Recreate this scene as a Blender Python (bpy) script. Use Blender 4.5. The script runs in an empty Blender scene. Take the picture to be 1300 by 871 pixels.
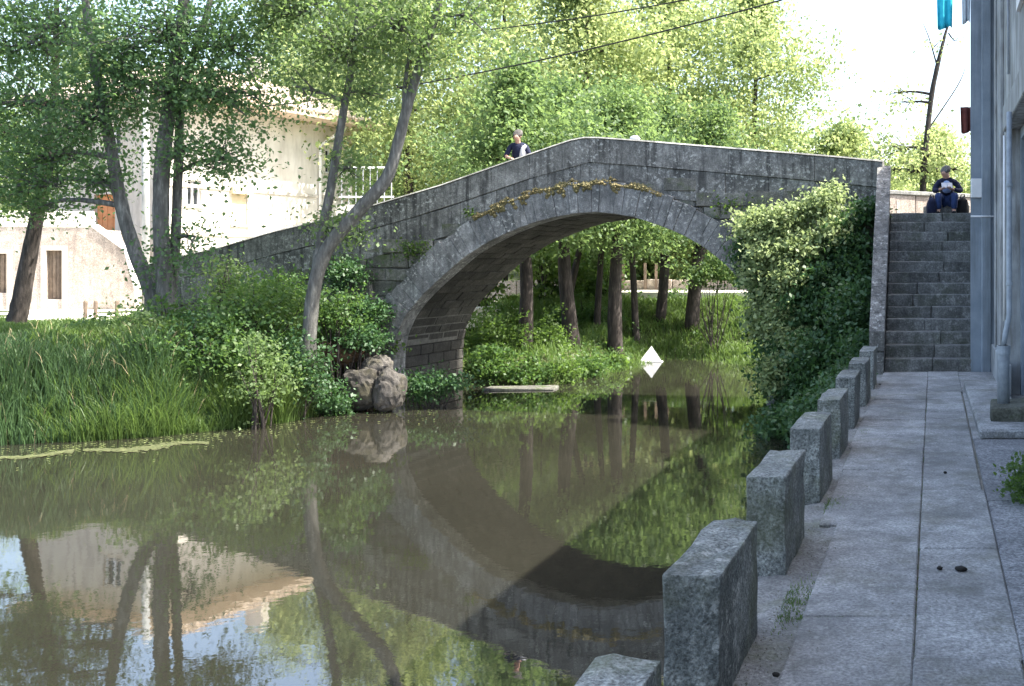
import bpy, bmesh, math, random
import numpy as np
from mathutils import Vector, Matrix
random.seed(7); RNG = np.random.default_rng(7)
SC = bpy.context.scene
COL = SC.collection
# ------------------------------------------------------------ camera, sky, sun, exposure
F = 1300.0; UC = 966.0; VH = 337.0; EYE = 1.6      # photo pixels: focal length, principal point; eye height
cam_d = bpy.data.cameras.new('camera'); cam = bpy.data.objects.new('camera', cam_d); COL.objects.link(cam)
cam.location = (0, 0, EYE); cam.rotation_euler = (math.radians(90), 0, 0)
cam_d.sensor_width = 36; cam_d.lens = 36 * F / 1300
cam_d.shift_x = (650 - UC) / 1300; cam_d.shift_y = (VH - 435.5) / 1300
cam_d.clip_start = 0.05; cam_d.clip_end = 2000
SC.camera = cam
SUN_AZ, SUN_EL = math.radians(92), math.radians(58.5)   # azimuth from +Y towards +X
w = bpy.data.worlds.new('World'); SC.world = w; w.use_nodes = True
nt = w.node_tree; bg = nt.nodes['Background']
sky = nt.nodes.new('ShaderNodeTexSky'); sky.sky_type = 'NISHITA'; sky.sun_disc = False
sky.sun_elevation = SUN_EL; sky.sun_rotation = SUN_AZ; sky.air_density = 1.2; sky.dust_density = 4.0; sky.ozone_density = 1.0
nt.links.new(sky.outputs[0], bg.inputs[0]); bg.inputs[1].default_value = 0.15
sd = bpy.data.lights.new('sun', 'SUN'); sun = bpy.data.objects.new('sun', sd); COL.objects.link(sun)
sd.energy = 4.2; sd.angle = math.radians(0.53); sd.color = (1, .95, .86)
sdir = Vector((math.sin(SUN_AZ) * math.cos(SUN_EL), math.cos(SUN_AZ) * math.cos(SUN_EL), math.sin(SUN_EL)))
sun.rotation_euler = sdir.to_track_quat('Z', 'Y').to_euler(); sun.location = (20, 0, 30)
SC.view_settings.view_transform = 'Standard'; SC.view_settings.look = 'None'
SC.view_settings.exposure = 2.05; SC.view_settings.gamma = 1

ZW = -1.4                                            # water level; path level is 0
def P(u, v, Y): return Vector(((u - UC) / F * Y, Y, EYE - (v - VH) / F * Y))
def W(u, v, z=ZW):
    Y = F * (EYE - z) / (v - VH); return ((u - UC) / F * Y, Y)
TS = 219 / 1300                                      # path direction slope
TN = Vector((TS, 1, 0)).normalized(); RN = Vector((TN.y, -TN.x, 0))
def pc(c, Y, z): return Vector((c + TS * Y, Y, z))   # path frame: c = sideways offset at the given depth

# ------------------------------------------------------------ helpers
def link(o, parent=None):
    COL.objects.link(o)
    if parent: o.parent = parent
    return o
def tag(o, label=None, cat=None, group=None, kind=None):
    if label: o['label'] = label
    if cat: o['category'] = cat
    if group: o['group'] = group
    if kind: o['kind'] = kind
    return o
def empty(name, loc, label, cat, group=None):
    o = bpy.data.objects.new(name, None); o.empty_display_size = .2; o.location = loc
    return tag(link(o), label, cat, group)
def obj(name, vf, mat, parent=None, smooth=False):
    """vf = (verts, faces) in world space, linked as ONE mesh object"""
    me = bpy.data.meshes.new(name)
    if isinstance(vf, bmesh.types.BMesh): vf.to_mesh(me); vf.free()
    else: me.from_pydata([tuple(v) for v in vf[0]], [], vf[1])
    me.materials.append(mat)
    if smooth: me.polygons.foreach_set('use_smooth', [True] * len(me.polygons))
    o = bpy.data.objects.new(name, me); link(o, parent)
    if parent and not parent.parent: o.matrix_parent_inverse = Matrix.Translation(parent.location).inverted()
    me.update(); return o
def join(*vfs):
    V, Fc = [], []
    for v, f in vfs:
        n = len(V); V += [tuple(a) for a in v]; Fc += [tuple(i + n for i in q) for q in f]
    return V, Fc
def hexa(p, j=0.0):
    """8 corners: bottom 0-3 (ccw), top 4-7"""
    p = [Vector(a) + Vector([random.uniform(-j, j) for _ in range(3)]) for a in p]
    return p, [(3, 2, 1, 0), (4, 5, 6, 7), (0, 1, 5, 4), (1, 2, 6, 5), (2, 3, 7, 6), (3, 0, 4, 7)]
def box(x0, x1, y0, y1, z0, z1, j=0.0):
    return hexa([(x0, y0, z0), (x1, y0, z0), (x1, y1, z0), (x0, y1, z0), (x0, y0, z1), (x1, y0, z1), (x1, y1, z1), (x0, y1, z1)], j)
def fbox(fr, a0, a1, b0, b1, z0, z1, j=0.0):
    """box in a frame function fr(a, b, z)"""
    return hexa([fr(a0, b0, z0), fr(a1, b0, z0), fr(a1, b1, z0), fr(a0, b1, z0), fr(a0, b0, z1), fr(a1, b0, z1), fr(a1, b1, z1), fr(a0, b1, z1)], j)
def bev(vf, w_=.012, seg=1):
    bm = bmesh.new(); vs = [bm.verts.new(v) for v in vf[0]]
    for f in vf[1]:
        try: bm.faces.new([vs[i] for i in f])
        except ValueError: pass
    bmesh.ops.recalc_face_normals(bm, faces=bm.faces)
    bmesh.ops.bevel(bm, geom=bm.edges[:], offset=w_, segments=seg, affect='EDGES', profile=.6)
    return bm
def rough(bm, cuts=2, amp=.01, sc=3.0, seed=0):
    """subdivide and displace along normals with noise: worn stone"""
    from mathutils import noise
    bmesh.ops.subdivide_edges(bm, edges=bm.edges[:], cuts=cuts, use_grid_fill=True)
    bm.normal_update()
    for v in bm.verts:
        v.co += v.normal * noise.noise(v.co * sc + Vector((seed, 0, 0))) * amp
    return bm
def tube(pts, rad, n=8, wob=0.0, cap=True):
    pts = [Vector(p) for p in pts]
    if not hasattr(rad, '__len__'): rad = [rad] * len(pts)
    V, Fc = [], []; up = None
    for i, p in enumerate(pts):
        d = (pts[min(i + 1, len(pts) - 1)] - pts[max(i - 1, 0)]).normalized()
        if up is None: up = d.orthogonal().normalized()
        up = (up - d * up.dot(d)).normalized(); s = d.cross(up)
        for k in range(n):
            a = 2 * math.pi * k / n; r = rad[i] * (1 + random.uniform(-wob, wob))
            V.append(p + (up * math.cos(a) + s * math.sin(a)) * r)
    for i in range(len(pts) - 1):
        for k in range(n):
            a = i * n + k; b = i * n + (k + 1) % n; Fc.append((a, b, b + n, a + n))
    if cap: Fc.append(tuple(range(n))[::-1]); Fc.append(tuple(range(len(V) - n, len(V))))
    return V, Fc
def crom(pts, k=6):
    pts = [Vector(p) for p in pts]; out = []
    for i in range(len(pts) - 1):
        p0, p1, p2, p3 = pts[max(i - 1, 0)], pts[i], pts[i + 1], pts[min(i + 2, len(pts) - 1)]
        for j in range(k):
            t = j / k
            out.append(.5 * ((2 * p1) + (p2 - p0) * t + (2 * p0 - 5 * p1 + 4 * p2 - p3) * t * t + (3 * p1 - p0 - 3 * p2 + p3) * t ** 3))
    out.append(pts[-1]); return out
def interp(x, xs, ys): return float(np.interp(x, xs, ys))

# ------------------------------------------------------------ materials
def M(name, base=(.3, .3, .3), rough_=.9, spec=.3):
    m = bpy.data.materials.new(name); m.use_nodes = True
    b = m.node_tree.nodes['Principled BSDF']
    b.inputs['Base Color'].default_value = (*base, 1); b.inputs['Roughness'].default_value = rough_
    b.inputs['Specular IOR Level'].default_value = spec
    return m
class NB:
    def __init__(s, m): s.t = m.node_tree; s.b = s.t.nodes['Principled BSDF']; s.m = m
    def n(s, typ, **k):
        q = s.t.nodes.new('ShaderNode' + typ)
        for a, v in k.items(): setattr(q, a, v)
        return q
    def l(s, a, b): s.t.links.new(a, b)
    def pos(s):
        if not hasattr(s, '_p'): s._p = s.n('NewGeometry').outputs['Position']
        return s._p
    def noise(s, sc, det=4, ro=.55, vec=None, stretch=None):
        q = s.n('TexNoise'); q.inputs['Scale'].default_value = sc; q.inputs['Detail'].default_value = det; q.inputs['Roughness'].default_value = ro
        v = vec or s.pos()
        if stretch:
            mp = s.n('Mapping'); mp.inputs['Scale'].default_value = stretch; s.l(v, mp.inputs[0]); v = mp.outputs[0]
        s.l(v, q.inputs['Vector']); return q.outputs['Fac']
    def ramp(s, fac, stops):
        q = s.n('ValToRGB'); e = q.color_ramp.elements
        while len(e) < len(stops): e.new(.5)
        for i, (p_, c) in enumerate(stops): e[i].position = p_; e[i].color = (*c, 1) if len(c) == 3 else c
        s.l(fac, q.inputs[0]); return q.outputs[0]
    def mix(s, fac, a, b, mode='MIX'):
        q = s.n('Mix', data_type='RGBA', blend_type=mode)
        for i, x in ((0, fac), (6, a), (7, b)):
            if isinstance(x, (int, float)): q.inputs[i].default_value = x
            elif isinstance(x, tuple): q.inputs[i].default_value = (*x, 1)
            else: s.l(x, q.inputs[i])
        return q.outputs[2]
    def bump(s, h, st=.3, dist=.02):
        q = s.n('Bump'); q.inputs['Strength'].default_value = st; q.inputs['Distance'].default_value = dist
        s.l(h, q.inputs['Height']); s.l(q.outputs[0], s.b.inputs['Normal'])
    def col(s, c): s.l(c, s.b.inputs['Base Color'])
def stone_mat(name, dark, mid, light, moss=None, mossamt=.5, sc=1.0, streak=0.0, bumpst=.5, speck=.5, var=.35, lichen=0, dirt=0):
    m = M(name); b = NB(m)
    big = b.noise(1.3 * sc, 5, .6); fine = b.noise(38 * sc, 3, .7); med = b.noise(7 * sc, 4, .6)
    c = b.ramp(big, [(.3, dark), (.5, mid), (.72, light)])
    c = b.mix(.55, c, b.ramp(med, [(.3, dark), (.55, mid), (.7, light)]))
    c = b.mix(speck, c, b.ramp(fine, [(.36, (.12, .12, .12)), (.52, (.5, .5, .5)), (.68, (.92, .92, .9))]), 'OVERLAY')
    info = b.n('ObjectInfo'); r = b.ramp(info.outputs['Random'], [(0, (.5 - var / 2,) * 3), (1, (.5 + var / 2,) * 3)])
    c = b.mix(.8, c, r, 'OVERLAY')
    if streak:
        st = b.noise(3, 4, .6, stretch=(3, 3, .25))
        c = b.mix(b.ramp(st, [(.48, (0, 0, 0)), (.66, (streak,) * 3)]), c, tuple(x * .35 for x in dark))
    if moss:
        mn = b.noise(2.2, 5, .65)
        c = b.mix(b.ramp(mn, [(.5, (0, 0, 0)), (.64, (mossamt,) * 3)]), c, moss)
    if dirt:
        dn = b.noise(1.7, 6, .7); c = b.mix(b.ramp(dn, [(.42, (0, 0, 0)), (.62, (dirt,) * 3)]), c, tuple(x * .5 for x in dark))
    if lichen:
        l1 = b.ramp(b.noise(14, 4, .75), [(.55, (0, 0, 0)), (.63, (1, 1, 1))]); l2 = b.ramp(b.noise(1.6, 3, .6), [(.42, (0, 0, 0)), (.6, (lichen,) * 3)])
        c = b.mix(b.mix(1.0, l1, l2, 'MULTIPLY'), c, (.52, .52, .48))
    b.col(c)
    h = b.mix(.5, med, fine); b.bump(h, bumpst, .03)
    return m
def plain_mat(name, c1, c2, sc=6, rough_=.85, bumpst=.15, stain=None, stretch=None):
    m = M(name, rough_=rough_); b = NB(m)
    c = b.ramp(b.noise(sc, 5, .6), [(.32, c1), (.68, c2)])
    if stain:
        c = b.mix(b.ramp(b.noise(2.0, 5, .65, stretch=stretch or (2, 2, .35)), [(.47, (0, 0, 0)), (.68, (.75, .75, .75))]), c, stain)
    b.col(c); b.bump(b.noise(sc * 6, 3, .7), bumpst, .01); return m
def leaf_mat(name, c1, c2, trans, tw=.45, rough_=.5, deep=None):
    m = bpy.data.materials.new(name); m.use_nodes = True; t = m.node_tree
    b = NB(m); p = b.b; out = t.nodes['Material Output']
    geo = b.n('NewGeometry')
    c = b.ramp(geo.outputs['Random Per Island'], [(0, c1), (1, c2)])
    big = b.noise(.9, 2, .5)
    c = b.mix(b.ramp(big, [(.35, (0, 0, 0)), (.65, (.5, .5, .5))]), c, tuple(x * 1.35 for x in c2))
    if deep: c = b.mix(b.ramp(b.noise(.33, 3, .6), [(.44, (0, 0, 0)), (.58, (.85, .85, .85))]), c, deep)
    b.col(c); p.inputs['Roughness'].default_value = rough_; p.inputs['Specular IOR Level'].default_value = .4
    tr = b.n('BsdfTranslucent'); b.l(b.mix(.6, c, trans), tr.inputs[0])
    mx = b.n('MixShader'); mx.inputs[0].default_value = tw
    b.l(p.outputs[0], mx.inputs[1]); b.l(tr.outputs[0], mx.inputs[2]); b.l(mx.outputs[0], out.inputs[0])
    return m
MAT = {}
MAT['bridge'] = stone_mat('bridge_granite', (.10, .10, .094), (.225, .22, .203), (.36, .353, .325), streak=.8, lichen=.8, dirt=.5, bumpst=.8)
MAT['ring'] = stone_mat('arch_granite', (.11, .115, .11), (.24, .24, .235), (.42, .42, .4), sc=1.6, streak=.5, lichen=.95, dirt=.55, bumpst=1.0, var=.2)
MAT['barrel'] = stone_mat('shaded_barrel_granite', (.03, .028, .025), (.06, .057, .05), (.095, .09, .08), streak=.2, dirt=.5, bumpst=.9)  # darker copy of the bridge granite, shade under the arch put into its colour
MAT['rubble'] = stone_mat('spandrel_granite', (.08, .08, .07), (.17, .165, .145), (.28, .27, .24), moss=(.06, .085, .025), mossamt=.75, streak=.3)
MAT['mortar'] = plain_mat('dark_mortar', (.08, .078, .07), (.14, .135, .12), 9)
MAT['coping'] = stone_mat('pale_coping', (.16, .16, .15), (.27, .27, .255), (.4, .4, .37), streak=.3, dirt=.5)  # pale tone stands for the sunlit line along the parapet top
MAT['step'] = stone_mat('step_granite', (.10, .10, .093), (.2, .2, .188), (.33, .33, .315), moss=(.07, .085, .035), mossamt=.35, streak=.35, dirt=.45, lichen=.3, bumpst=.8)
MAT['bollard'] = stone_mat('bollard_granite', (.12, .13, .12), (.25, .265, .25), (.42, .43, .4), sc=1.8, speck=.8, moss=(.12, .13, .06), mossamt=.5, bumpst=1.0, lichen=.7, dirt=.5, var=.2)
MAT['slab'] = stone_mat('slab_granite', (.22, .22, .212), (.32, .32, .312), (.44, .44, .43), sc=1.5, speck=.5, var=.16, bumpst=.8, dirt=.6, lichen=.4, moss=(.13, .125, .085), mossamt=.5)
MAT['asphalt'] = stone_mat('worn_asphalt', (.16, .162, .165), (.235, .237, .24), (.33, .33, .33), sc=1.5, speck=.7, bumpst=.8, dirt=.4)
MAT['dirt'] = plain_mat('gritty_dirt', (.17, .165, .14), (.27, .26, .225), 12, bumpst=.7, stain=(.09, .10, .045), stretch=(1, 1, 1))
MAT['margin'] = stone_mat('worn_margin_paving', (.19, .19, .18), (.28, .28, .27), (.40, .40, .385), sc=1.5, dirt=.5, moss=(.10, .11, .05), mossamt=.5, bumpst=.8)
MAT['concrete'] = plain_mat('pale_concrete', (.26, .27, .27), (.36, .37, .36), 8, stain=(.15, .15, .13), stretch=(1, 1, 1))
MAT['plaster'] = plain_mat('blue_grey_plaster', (.22, .26, .30), (.30, .345, .39), 3.5, stain=(.13, .15, .165), stretch=(3, 3, .22), bumpst=.3)
MAT['plaster2'] = plain_mat('stained_plaster', (.24, .25, .25), (.46, .47, .47), 2.2, stain=(.11, .09, .07), stretch=(5, 5, .5), bumpst=.4)
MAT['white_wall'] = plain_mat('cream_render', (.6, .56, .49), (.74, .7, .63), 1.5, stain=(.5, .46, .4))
MAT['grey_wall'] = plain_mat('shaded_render', (.46, .42, .36), (.58, .54, .47), 1.5, stain=(.3, .28, .25))  # darker cream render: the end wall's shade put into colour; trim shares it
MAT['old_wall'] = stone_mat('old_pinkish_wall', (.28, .23, .2), (.42, .36, .31), (.56, .5, .45), sc=.9, streak=.3, bumpst=.4)
MAT['tile'] = plain_mat('clay_tile', (.5, .38, .28), (.66, .55, .44), 5, stain=(.34, .27, .2))
MAT['wood'] = plain_mat('old_brown_wood', (.13, .1, .075), (.22, .17, .13), 7, stain=(.08, .06, .05))
MAT['orange'] = plain_mat('orange_paint', (.5, .2, .08), (.6, .27, .12), 5)
MAT['glass'] = M('dark_glass', (.03, .035, .04), .08, .6)
MAT['metal'] = plain_mat('grey_metal', (.25, .28, .31), (.36, .40, .44), 12, .5, .1, stain=(.16, .15, .14))
MAT['white'] = plain_mat('white_paint', (.7, .7, .7), (.82, .82, .82), 6, .6, .05)
MAT['black'] = M('black_rubber', (.012, .012, .013), .7)
MAT['cloth_blue'] = plain_mat('turquoise_cloth', (.02, .42, .55), (.05, .55, .68), 10)
MAT['cloth_red'] = plain_mat('dark_red_cloth', (.1, .03, .025), (.16, .045, .035), 10)
MAT['cloth_grey'] = plain_mat('pale_grey_cloth', (.5, .5, .53), (.6, .6, .63), 10)
MAT['navy'] = plain_mat('navy_cloth', (.008, .01, .03), (.015, .02, .05), 14)
MAT['jeans'] = plain_mat('denim', (.015, .03, .09), (.03, .055, .15), 14)
MAT['shirt'] = plain_mat('light_blue_shirt', (.2, .28, .5), (.3, .4, .62), 14)
MAT['skin'] = plain_mat('skin_tone', (.42, .24, .17), (.5, .3, .22), 8, .6, .02)
MAT['hair'] = plain_mat('grey_hair', (.06, .055, .05), (.16, .15, .14), 30)
MAT['khaki'] = plain_mat('pale_trousers', (.5, .42, .34), (.6, .52, .43), 14)
MAT['yard'] = plain_mat('pale_yard_gravel', (.62, .59, .52), (.74, .7, .63), 2, stain=(.45, .42, .35), stretch=(1, 1, 1))
MAT['rock'] = stone_mat('river_rock', (.04, .037, .032), (.085, .078, .07), (.16, .147, .133), sc=1.4, streak=.6, dirt=.6, moss=(.1, .09, .04), mossamt=.4)
MAT['earth'] = plain_mat('rusty_earth', (.05, .03, .018), (.13, .072, .035), 4, bumpst=.8, stain=(.05, .04, .02), stretch=(1, 1, 1))
MAT['moss'] = plain_mat('orange_moss', (.13, .105, .045), (.22, .185, .09), 9, bumpst=.8, stain=(.09, .1, .04), stretch=(1, 1, 1))
MAT['scum'] = plain_mat('floating_scum', (.05, .06, .025), (.11, .12, .05), 14)
def bark(name, c1, c2, c3):
    m = M(name, rough_=.95); b = NB(m)
    c = b.ramp(b.noise(9, 5, .65, stretch=(1.6, 1.6, .35)), [(.32, c1), (.55, c2), (.7, c3)])
    b.col(c); b.bump(b.noise(22, 5, .7, stretch=(1.5, 1.5, .3)), .8, .03); return m
MAT['bark'] = bark('grey_alder_bark', (.06, .06, .055), (.12, .12, .11), (.22, .22, .2))
MAT['bark_dark'] = bark('dark_bark', (.025, .021, .019), (.055, .046, .04), (.11, .09, .08))
MAT['leaf_near'] = leaf_mat('alder_leaf', (.045, .1, .04), (.09, .16, .07), (.2, .34, .09), .48)
MAT['leaf_pale'] = leaf_mat('pale_alder_leaf', (.07, .12, .04), (.14, .2, .08), (.22, .34, .08), .5)
MAT['leaf_far'] = leaf_mat('sunlit_leaf', (.14, .2, .065), (.26, .31, .12), (.54, .62, .25), .55, deep=(.1, .17, .06))  # backlit glare on the far trees put into pale leaf colours
MAT['leaf_arch'] = leaf_mat('arch_leaf', (.06, .12, .035), (.13, .2, .07), (.3, .42, .13), .5, deep=(.04, .09, .03))
MAT['leaf_mid'] = leaf_mat('midgreen_leaf', (.04, .085, .02), (.085, .14, .035), (.22, .36, .06), .5)
MAT['ivy'] = leaf_mat('ivy_leaf', (.02, .058, .022), (.05, .105, .04), (.12, .25, .05), .3)
MAT['ivy_lit'] = leaf_mat('sunlit_bramble_leaf', (.15, .21, .08), (.3, .36, .17), (.4, .5, .2), .4)  # pale leaf colours stand for the sunlit side of the ivy mass
MAT['shrub'] = leaf_mat('shrub_leaf', (.035, .085, .022), (.075, .14, .04), (.2, .34, .06), .42)
MAT['grass'] = leaf_mat('grass_blade', (.045, .09, .02), (.1, .16, .04), (.22, .34, .07), .4)
MAT['reed'] = leaf_mat('reed_blade', (.014, .038, .018), (.06, .11, .04), (.12, .22, .06), .3)

# ------------------------------------------------------------ leaf machinery
def leaf_mesh(name, pts, size, mat, parent=None, nbias=None, ratio=.62, jit=.5):
    pts = np.asarray(pts); N = len(pts)
    d = RNG.normal(size=(N, 3)); d[:, 2] -= .35; d /= np.linalg.norm(d, axis=1)[:, None]
    q = RNG.normal(size=(N, 3)); q[:, 2] += 1.0
    if nbias is not None: q += np.asarray(nbias)
    s = np.cross(d, q); s /= np.linalg.norm(s, axis=1)[:, None] + 1e-9
    nrm = np.cross(s, d)
    L = size * (1 + RNG.uniform(-jit, jit, N))[:, None]; Wd = L * ratio * .5
    a = pts - d * L * .5; b = pts + s * Wd + nrm * L * .08; c = pts + d * L * .5 - nrm * L * .06; e = pts - s * Wd + nrm * L * .08
    V = np.stack([a, b, c, e], 1).reshape(-1, 3).astype(np.float32)
    me = bpy.data.meshes.new(name)
    me.vertices.add(4 * N); me.vertices.foreach_set('co', V.ravel())
    me.loops.add(4 * N); me.loops.foreach_set('vertex_index', np.arange(4 * N, dtype=np.int32))
    me.polygons.add(N); me.polygons.foreach_set('loop_start', np.arange(0, 4 * N, 4, dtype=np.int32))
    me.polygons.foreach_set('loop_total', np.full(N, 4, dtype=np.int32))
    me.update(calc_edges=True); me.materials.append(mat)
    o = bpy.data.objects.new(name, me); link(o, parent)
    if parent: o.matrix_parent_inverse = Matrix.Translation(parent.location).inverted()
    return o
def blob_pts(cen, rad, ncl, per, cs, shell=.45, down=0.0):
    cen = np.array(cen, float); rad = np.array(rad, float) if hasattr(rad, '__len__') else np.array([rad] * 3, float)
    d = RNG.normal(size=(ncl, 3)); d /= np.linalg.norm(d, axis=1)[:, None]
    r = RNG.uniform(0, 1, ncl) ** shell * (1 + .18 * RNG.normal(size=ncl))
    cc = cen + d * rad * r[:, None]
    siz = cs * RNG.uniform(.55, 1.4, ncl)
    p = np.repeat(cc, per, 0) + RNG.normal(size=(ncl * per, 3)) * np.repeat(siz, per)[:, None] * np.array([1, 1, .62])
    if down: p[:, 2] -= np.abs(RNG.normal(size=len(p))) * down
    return p, cc
def blades(name, base, h, wd, mat, parent=None, lean=.25, zmax=None):
    base = np.asarray(base); N = len(base); h = h * RNG.uniform(.55, 1.25, N)
    if zmax is not None: h = np.maximum(np.minimum(h, (zmax - base[:, 2]) * RNG.uniform(.75, 1.05, N)), .04)
    h = h * (.78 + .3 * np.sin(base[:, 0] * 3.1 + np.sin(base[:, 1] * 2.3) * 2) * np.cos(base[:, 1] * 2.7))
    a = RNG.uniform(0, 2 * np.pi, N); s = np.stack([np.cos(a), np.sin(a), np.zeros(N)], 1) * wd * .5
    a2 = RNG.uniform(0, 2 * np.pi, N); l = np.stack([np.cos(a2), np.sin(a2), np.zeros(N)], 1) * (lean * h * RNG.uniform(.2, 1.6, N))[:, None]
    z = np.zeros((N, 3)); z[:, 2] = h
    p0 = base; p1 = base + z * .5 + l * .22; p2 = base + z * .84 + l * .65; p3 = base + z * .98 + l * 1.15
    V = np.stack([p0 - s, p0 + s, p1 + s * .8, p1 - s * .8, p2 + s * .5, p2 - s * .5, p3], 1).reshape(-1, 3).astype(np.float32)
    idx = np.array([0, 1, 2, 3, 3, 2, 4, 5, 5, 4, 6]); off = (np.arange(N) * 7)[:, None]
    loops = (idx[None] + off).ravel().astype(np.int32)
    ls = (np.array([0, 4, 8])[None] + (np.arange(N) * 11)[:, None]).ravel().astype(np.int32)
    lt = np.tile(np.array([4, 4, 3], dtype=np.int32), N)
    me = bpy.data.meshes.new(name); me.vertices.add(7 * N); me.vertices.foreach_set('co', V.ravel())
    me.loops.add(11 * N); me.loops.foreach_set('vertex_index', loops)
    me.polygons.add(3 * N); me.polygons.foreach_set('loop_start', ls); me.polygons.foreach_set('loop_total', lt)
    me.update(calc_edges=True); me.materials.append(mat)
    o = bpy.data.objects.new(name, me); link(o, parent)
    if parent: o.matrix_parent_inverse = Matrix.Translation(parent.location).inverted()
    return o

# ------------------------------------------------------------ bridge frame
BS = .23
BL = Vector((-1, BS, 0)).normalized(); BT = Vector((BL.y, -BL.x, 0)); BO = Vector(((1121 - UC) / F * 20, 20, 0))
BWID = 2.8
def bp(s, w_, z): return BO + BL * s + BT * w_ + Vector((0, 0, z))
def bpx(u, v):
    k = (u - UC) / F; q = (BO.x - k * BO.y) / (1 + BS * k); Y = BO.y + BS * q
    return q * math.sqrt(1 + BS * BS), EYE - (v - VH) / F * Y

# ------------------------------------------------------------ ground, water
def _w(u, v): return W(u, v)
s_r, s_l = bpx(975, 529)[0], bpx(503, 512)[0]
a_r, a_l = bp(s_r, 0, 0), bp(s_l, 0, 0); b_r, b_l = bp(s_r, BWID, 0), bp(s_l, BWID, 0)
RIVER = [(-.97 + TS * -9, -9), (-.97 + TS * 19.6, 19.6), (a_r.x, a_r.y), (b_r.x, b_r.y), _w(985, 482), _w(958, 467), _w(900, 459), _w(845, 456),
         _w(830, 461), _w(790, 472), _w(735, 482), _w(712, 489), _w(612, 490), (b_l.x, b_l.y), (a_l.x, a_l.y), _w(440, 515), _w(350, 536), _w(200, 552), _w(0, 565), _w(-260, 572), _w(-800, 600), (-60, 2), (-60, -9)]
RV = np.array(RIVER)
def river_sd(x, y):
    """signed distance to the river outline, negative in the water"""
    x = np.asarray(x, float); y = np.asarray(y, float)
    d = np.full(x.shape, 1e9); ins = np.zeros(x.shape, bool); n = len(RV)
    for i in range(n):
        ax, ay = RV[i]; bx, by = RV[(i + 1) % n]; ex, ey = bx - ax, by - ay
        t = np.clip(((x - ax) * ex + (y - ay) * ey) / (ex * ex + ey * ey), 0, 1)
        d = np.minimum(d, np.hypot(x - ax - t * ex, y - ay - t * ey))
        cond = ((ay > y) != (by > y))
        xi = ax + (y - ay) / (ey if ey else 1e-9) * ex
        ins ^= cond & (x < xi)
    return np.where(ins, -d, d)
def sstep(t): t = np.clip(t, 0, 1); return t * t * (3 - 2 * t)
def gz(x, y):
    x = np.asarray(x, float); y = np.asarray(y, float)
    d = river_sd(x, y)
    wid = 1.5 + 2.4 * sstep((y - 26) / 5)
    z = np.where(d < 0, ZW - .2 - .5 * sstep(-d / 2), ZW - .2 + (1.85 + .55 * sstep((y - 45) / 40)) * sstep((d + .1) / wid) ** .8)
    mid = (y > 24.3) & (x > -9.5)
    zt = -.75 + 1.35 * sstep((y - 31) / 7)
    z = np.where(mid & (d > 0), np.minimum(z, zt + .25 * sstep((d - 2) / 4)), z)
    z = z + .06 * np.sin(x * 1.7 + 1) * np.cos(y * 1.3) * sstep(d / 2)
    z = z + 7 * sstep((y - 60) / 90) + 4 * sstep((-x - 35) / 60)
    c = x - TS * y                                  # beneath the quay: stay low
    near = (y < 24.2) & (c > -3.6)
    return np.where(near, np.where(c < 0, -2.3, -2.3 + 2.1 * sstep((c - .2) / .8)), z)
xs = np.unique(np.concatenate([np.linspace(-150, -30, 25), np.arange(-30, 14, .33), np.linspace(14, 150, 36)]))
ys = np.unique(np.concatenate([np.arange(-12, 15, 1.0), np.arange(15, 45, .33), np.linspace(45, 420, 60)]))
GX, GY = np.meshgrid(xs, ys); GZ = gz(GX, GY)
V = np.stack([GX, GY, GZ], -1).reshape(-1, 3).tolist(); nx = len(xs)
Fc = [(j * nx + i, j * nx + i + 1, (j + 1) * nx + i + 1, (j + 1) * nx + i) for j in range(len(ys) - 1) for i in range(nx - 1)]
m = M('bank_ground', rough_=1); b = NB(m)
c = b.ramp(b.noise(.6, 6, .65), [(.35, (.03, .04, .015)), (.52, (.05, .065, .02)), (.75, (.1, .09, .055))])
b.col(c); b.bump(b.noise(9, 5, .7), .9, .08); MAT['ground'] = m
tag(obj('ground', (V, Fc), MAT['ground'], smooth=True), kind='structure')
# water
m = M('river_water', (.03, .03, .022), .01, .6); b = NB(m)
b.b.inputs['IOR'].default_value = 2.15
b.col(b.ramp(b.noise(.25, 3, .5), [(.3, (.0175, .017, .0125)), (.7, (.0235, .0225, .0165))]))
h = b.noise(1.1, 3, .5, stretch=(1, 1.6, 1)); b.bump(b.mix(.3, h, b.noise(6, 4, .55)), .035, .05); MAT['water'] = m
tag(obj('water', ([(-150, -30, ZW), (60, -30, ZW), (60, 60, ZW), (-150, 60, ZW)], [(0, 1, 2, 3)]), m), kind='structure')

# ------------------------------------------------------------ quay: wall, path
Q0, Q1 = -6.0, 15.5
qw = empty('quay_wall', pc(-.9, 5, -1.4), 'grey granite river wall carrying the path above the water', 'wall')
obj('wall_core', fbox(lambda a, q, z: pc(a, q, z), -.93, -.25, Q0, Q1, -2.6, -.09), MAT['mortar'], qw)
z = -1.7; row = 0
rows = [(-1.72, -1.16), (-1.14, -.62), (-.60, -.03)]
for (z0, z1) in rows:
    q = Q0 + random.uniform(0, .6)
    while q < Q1 + 3.8:
        l = random.uniform(.9, 1.6)
        if q > 1: obj('stone', bev(fbox(lambda a, t, z_: pc(a, t, z_), -.985 + random.uniform(-.008, .008), -.7, q, q + l - .015, z0, z1, .004), .012), MAT['bridge'], qw)
        q += l
path = tag(obj('path', fbox(pc, -.9, 2.0, Q0, Q1 + .1, -.5, -.03), MAT['dirt']), kind='structure')
def pslab(a0, a1, q0, q1, z1, mat, name='slab', j=.003):
    return obj(name, bev(fbox(pc, a0, a1, q0, q1, -.2, z1, j), .008), mat, path)
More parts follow.
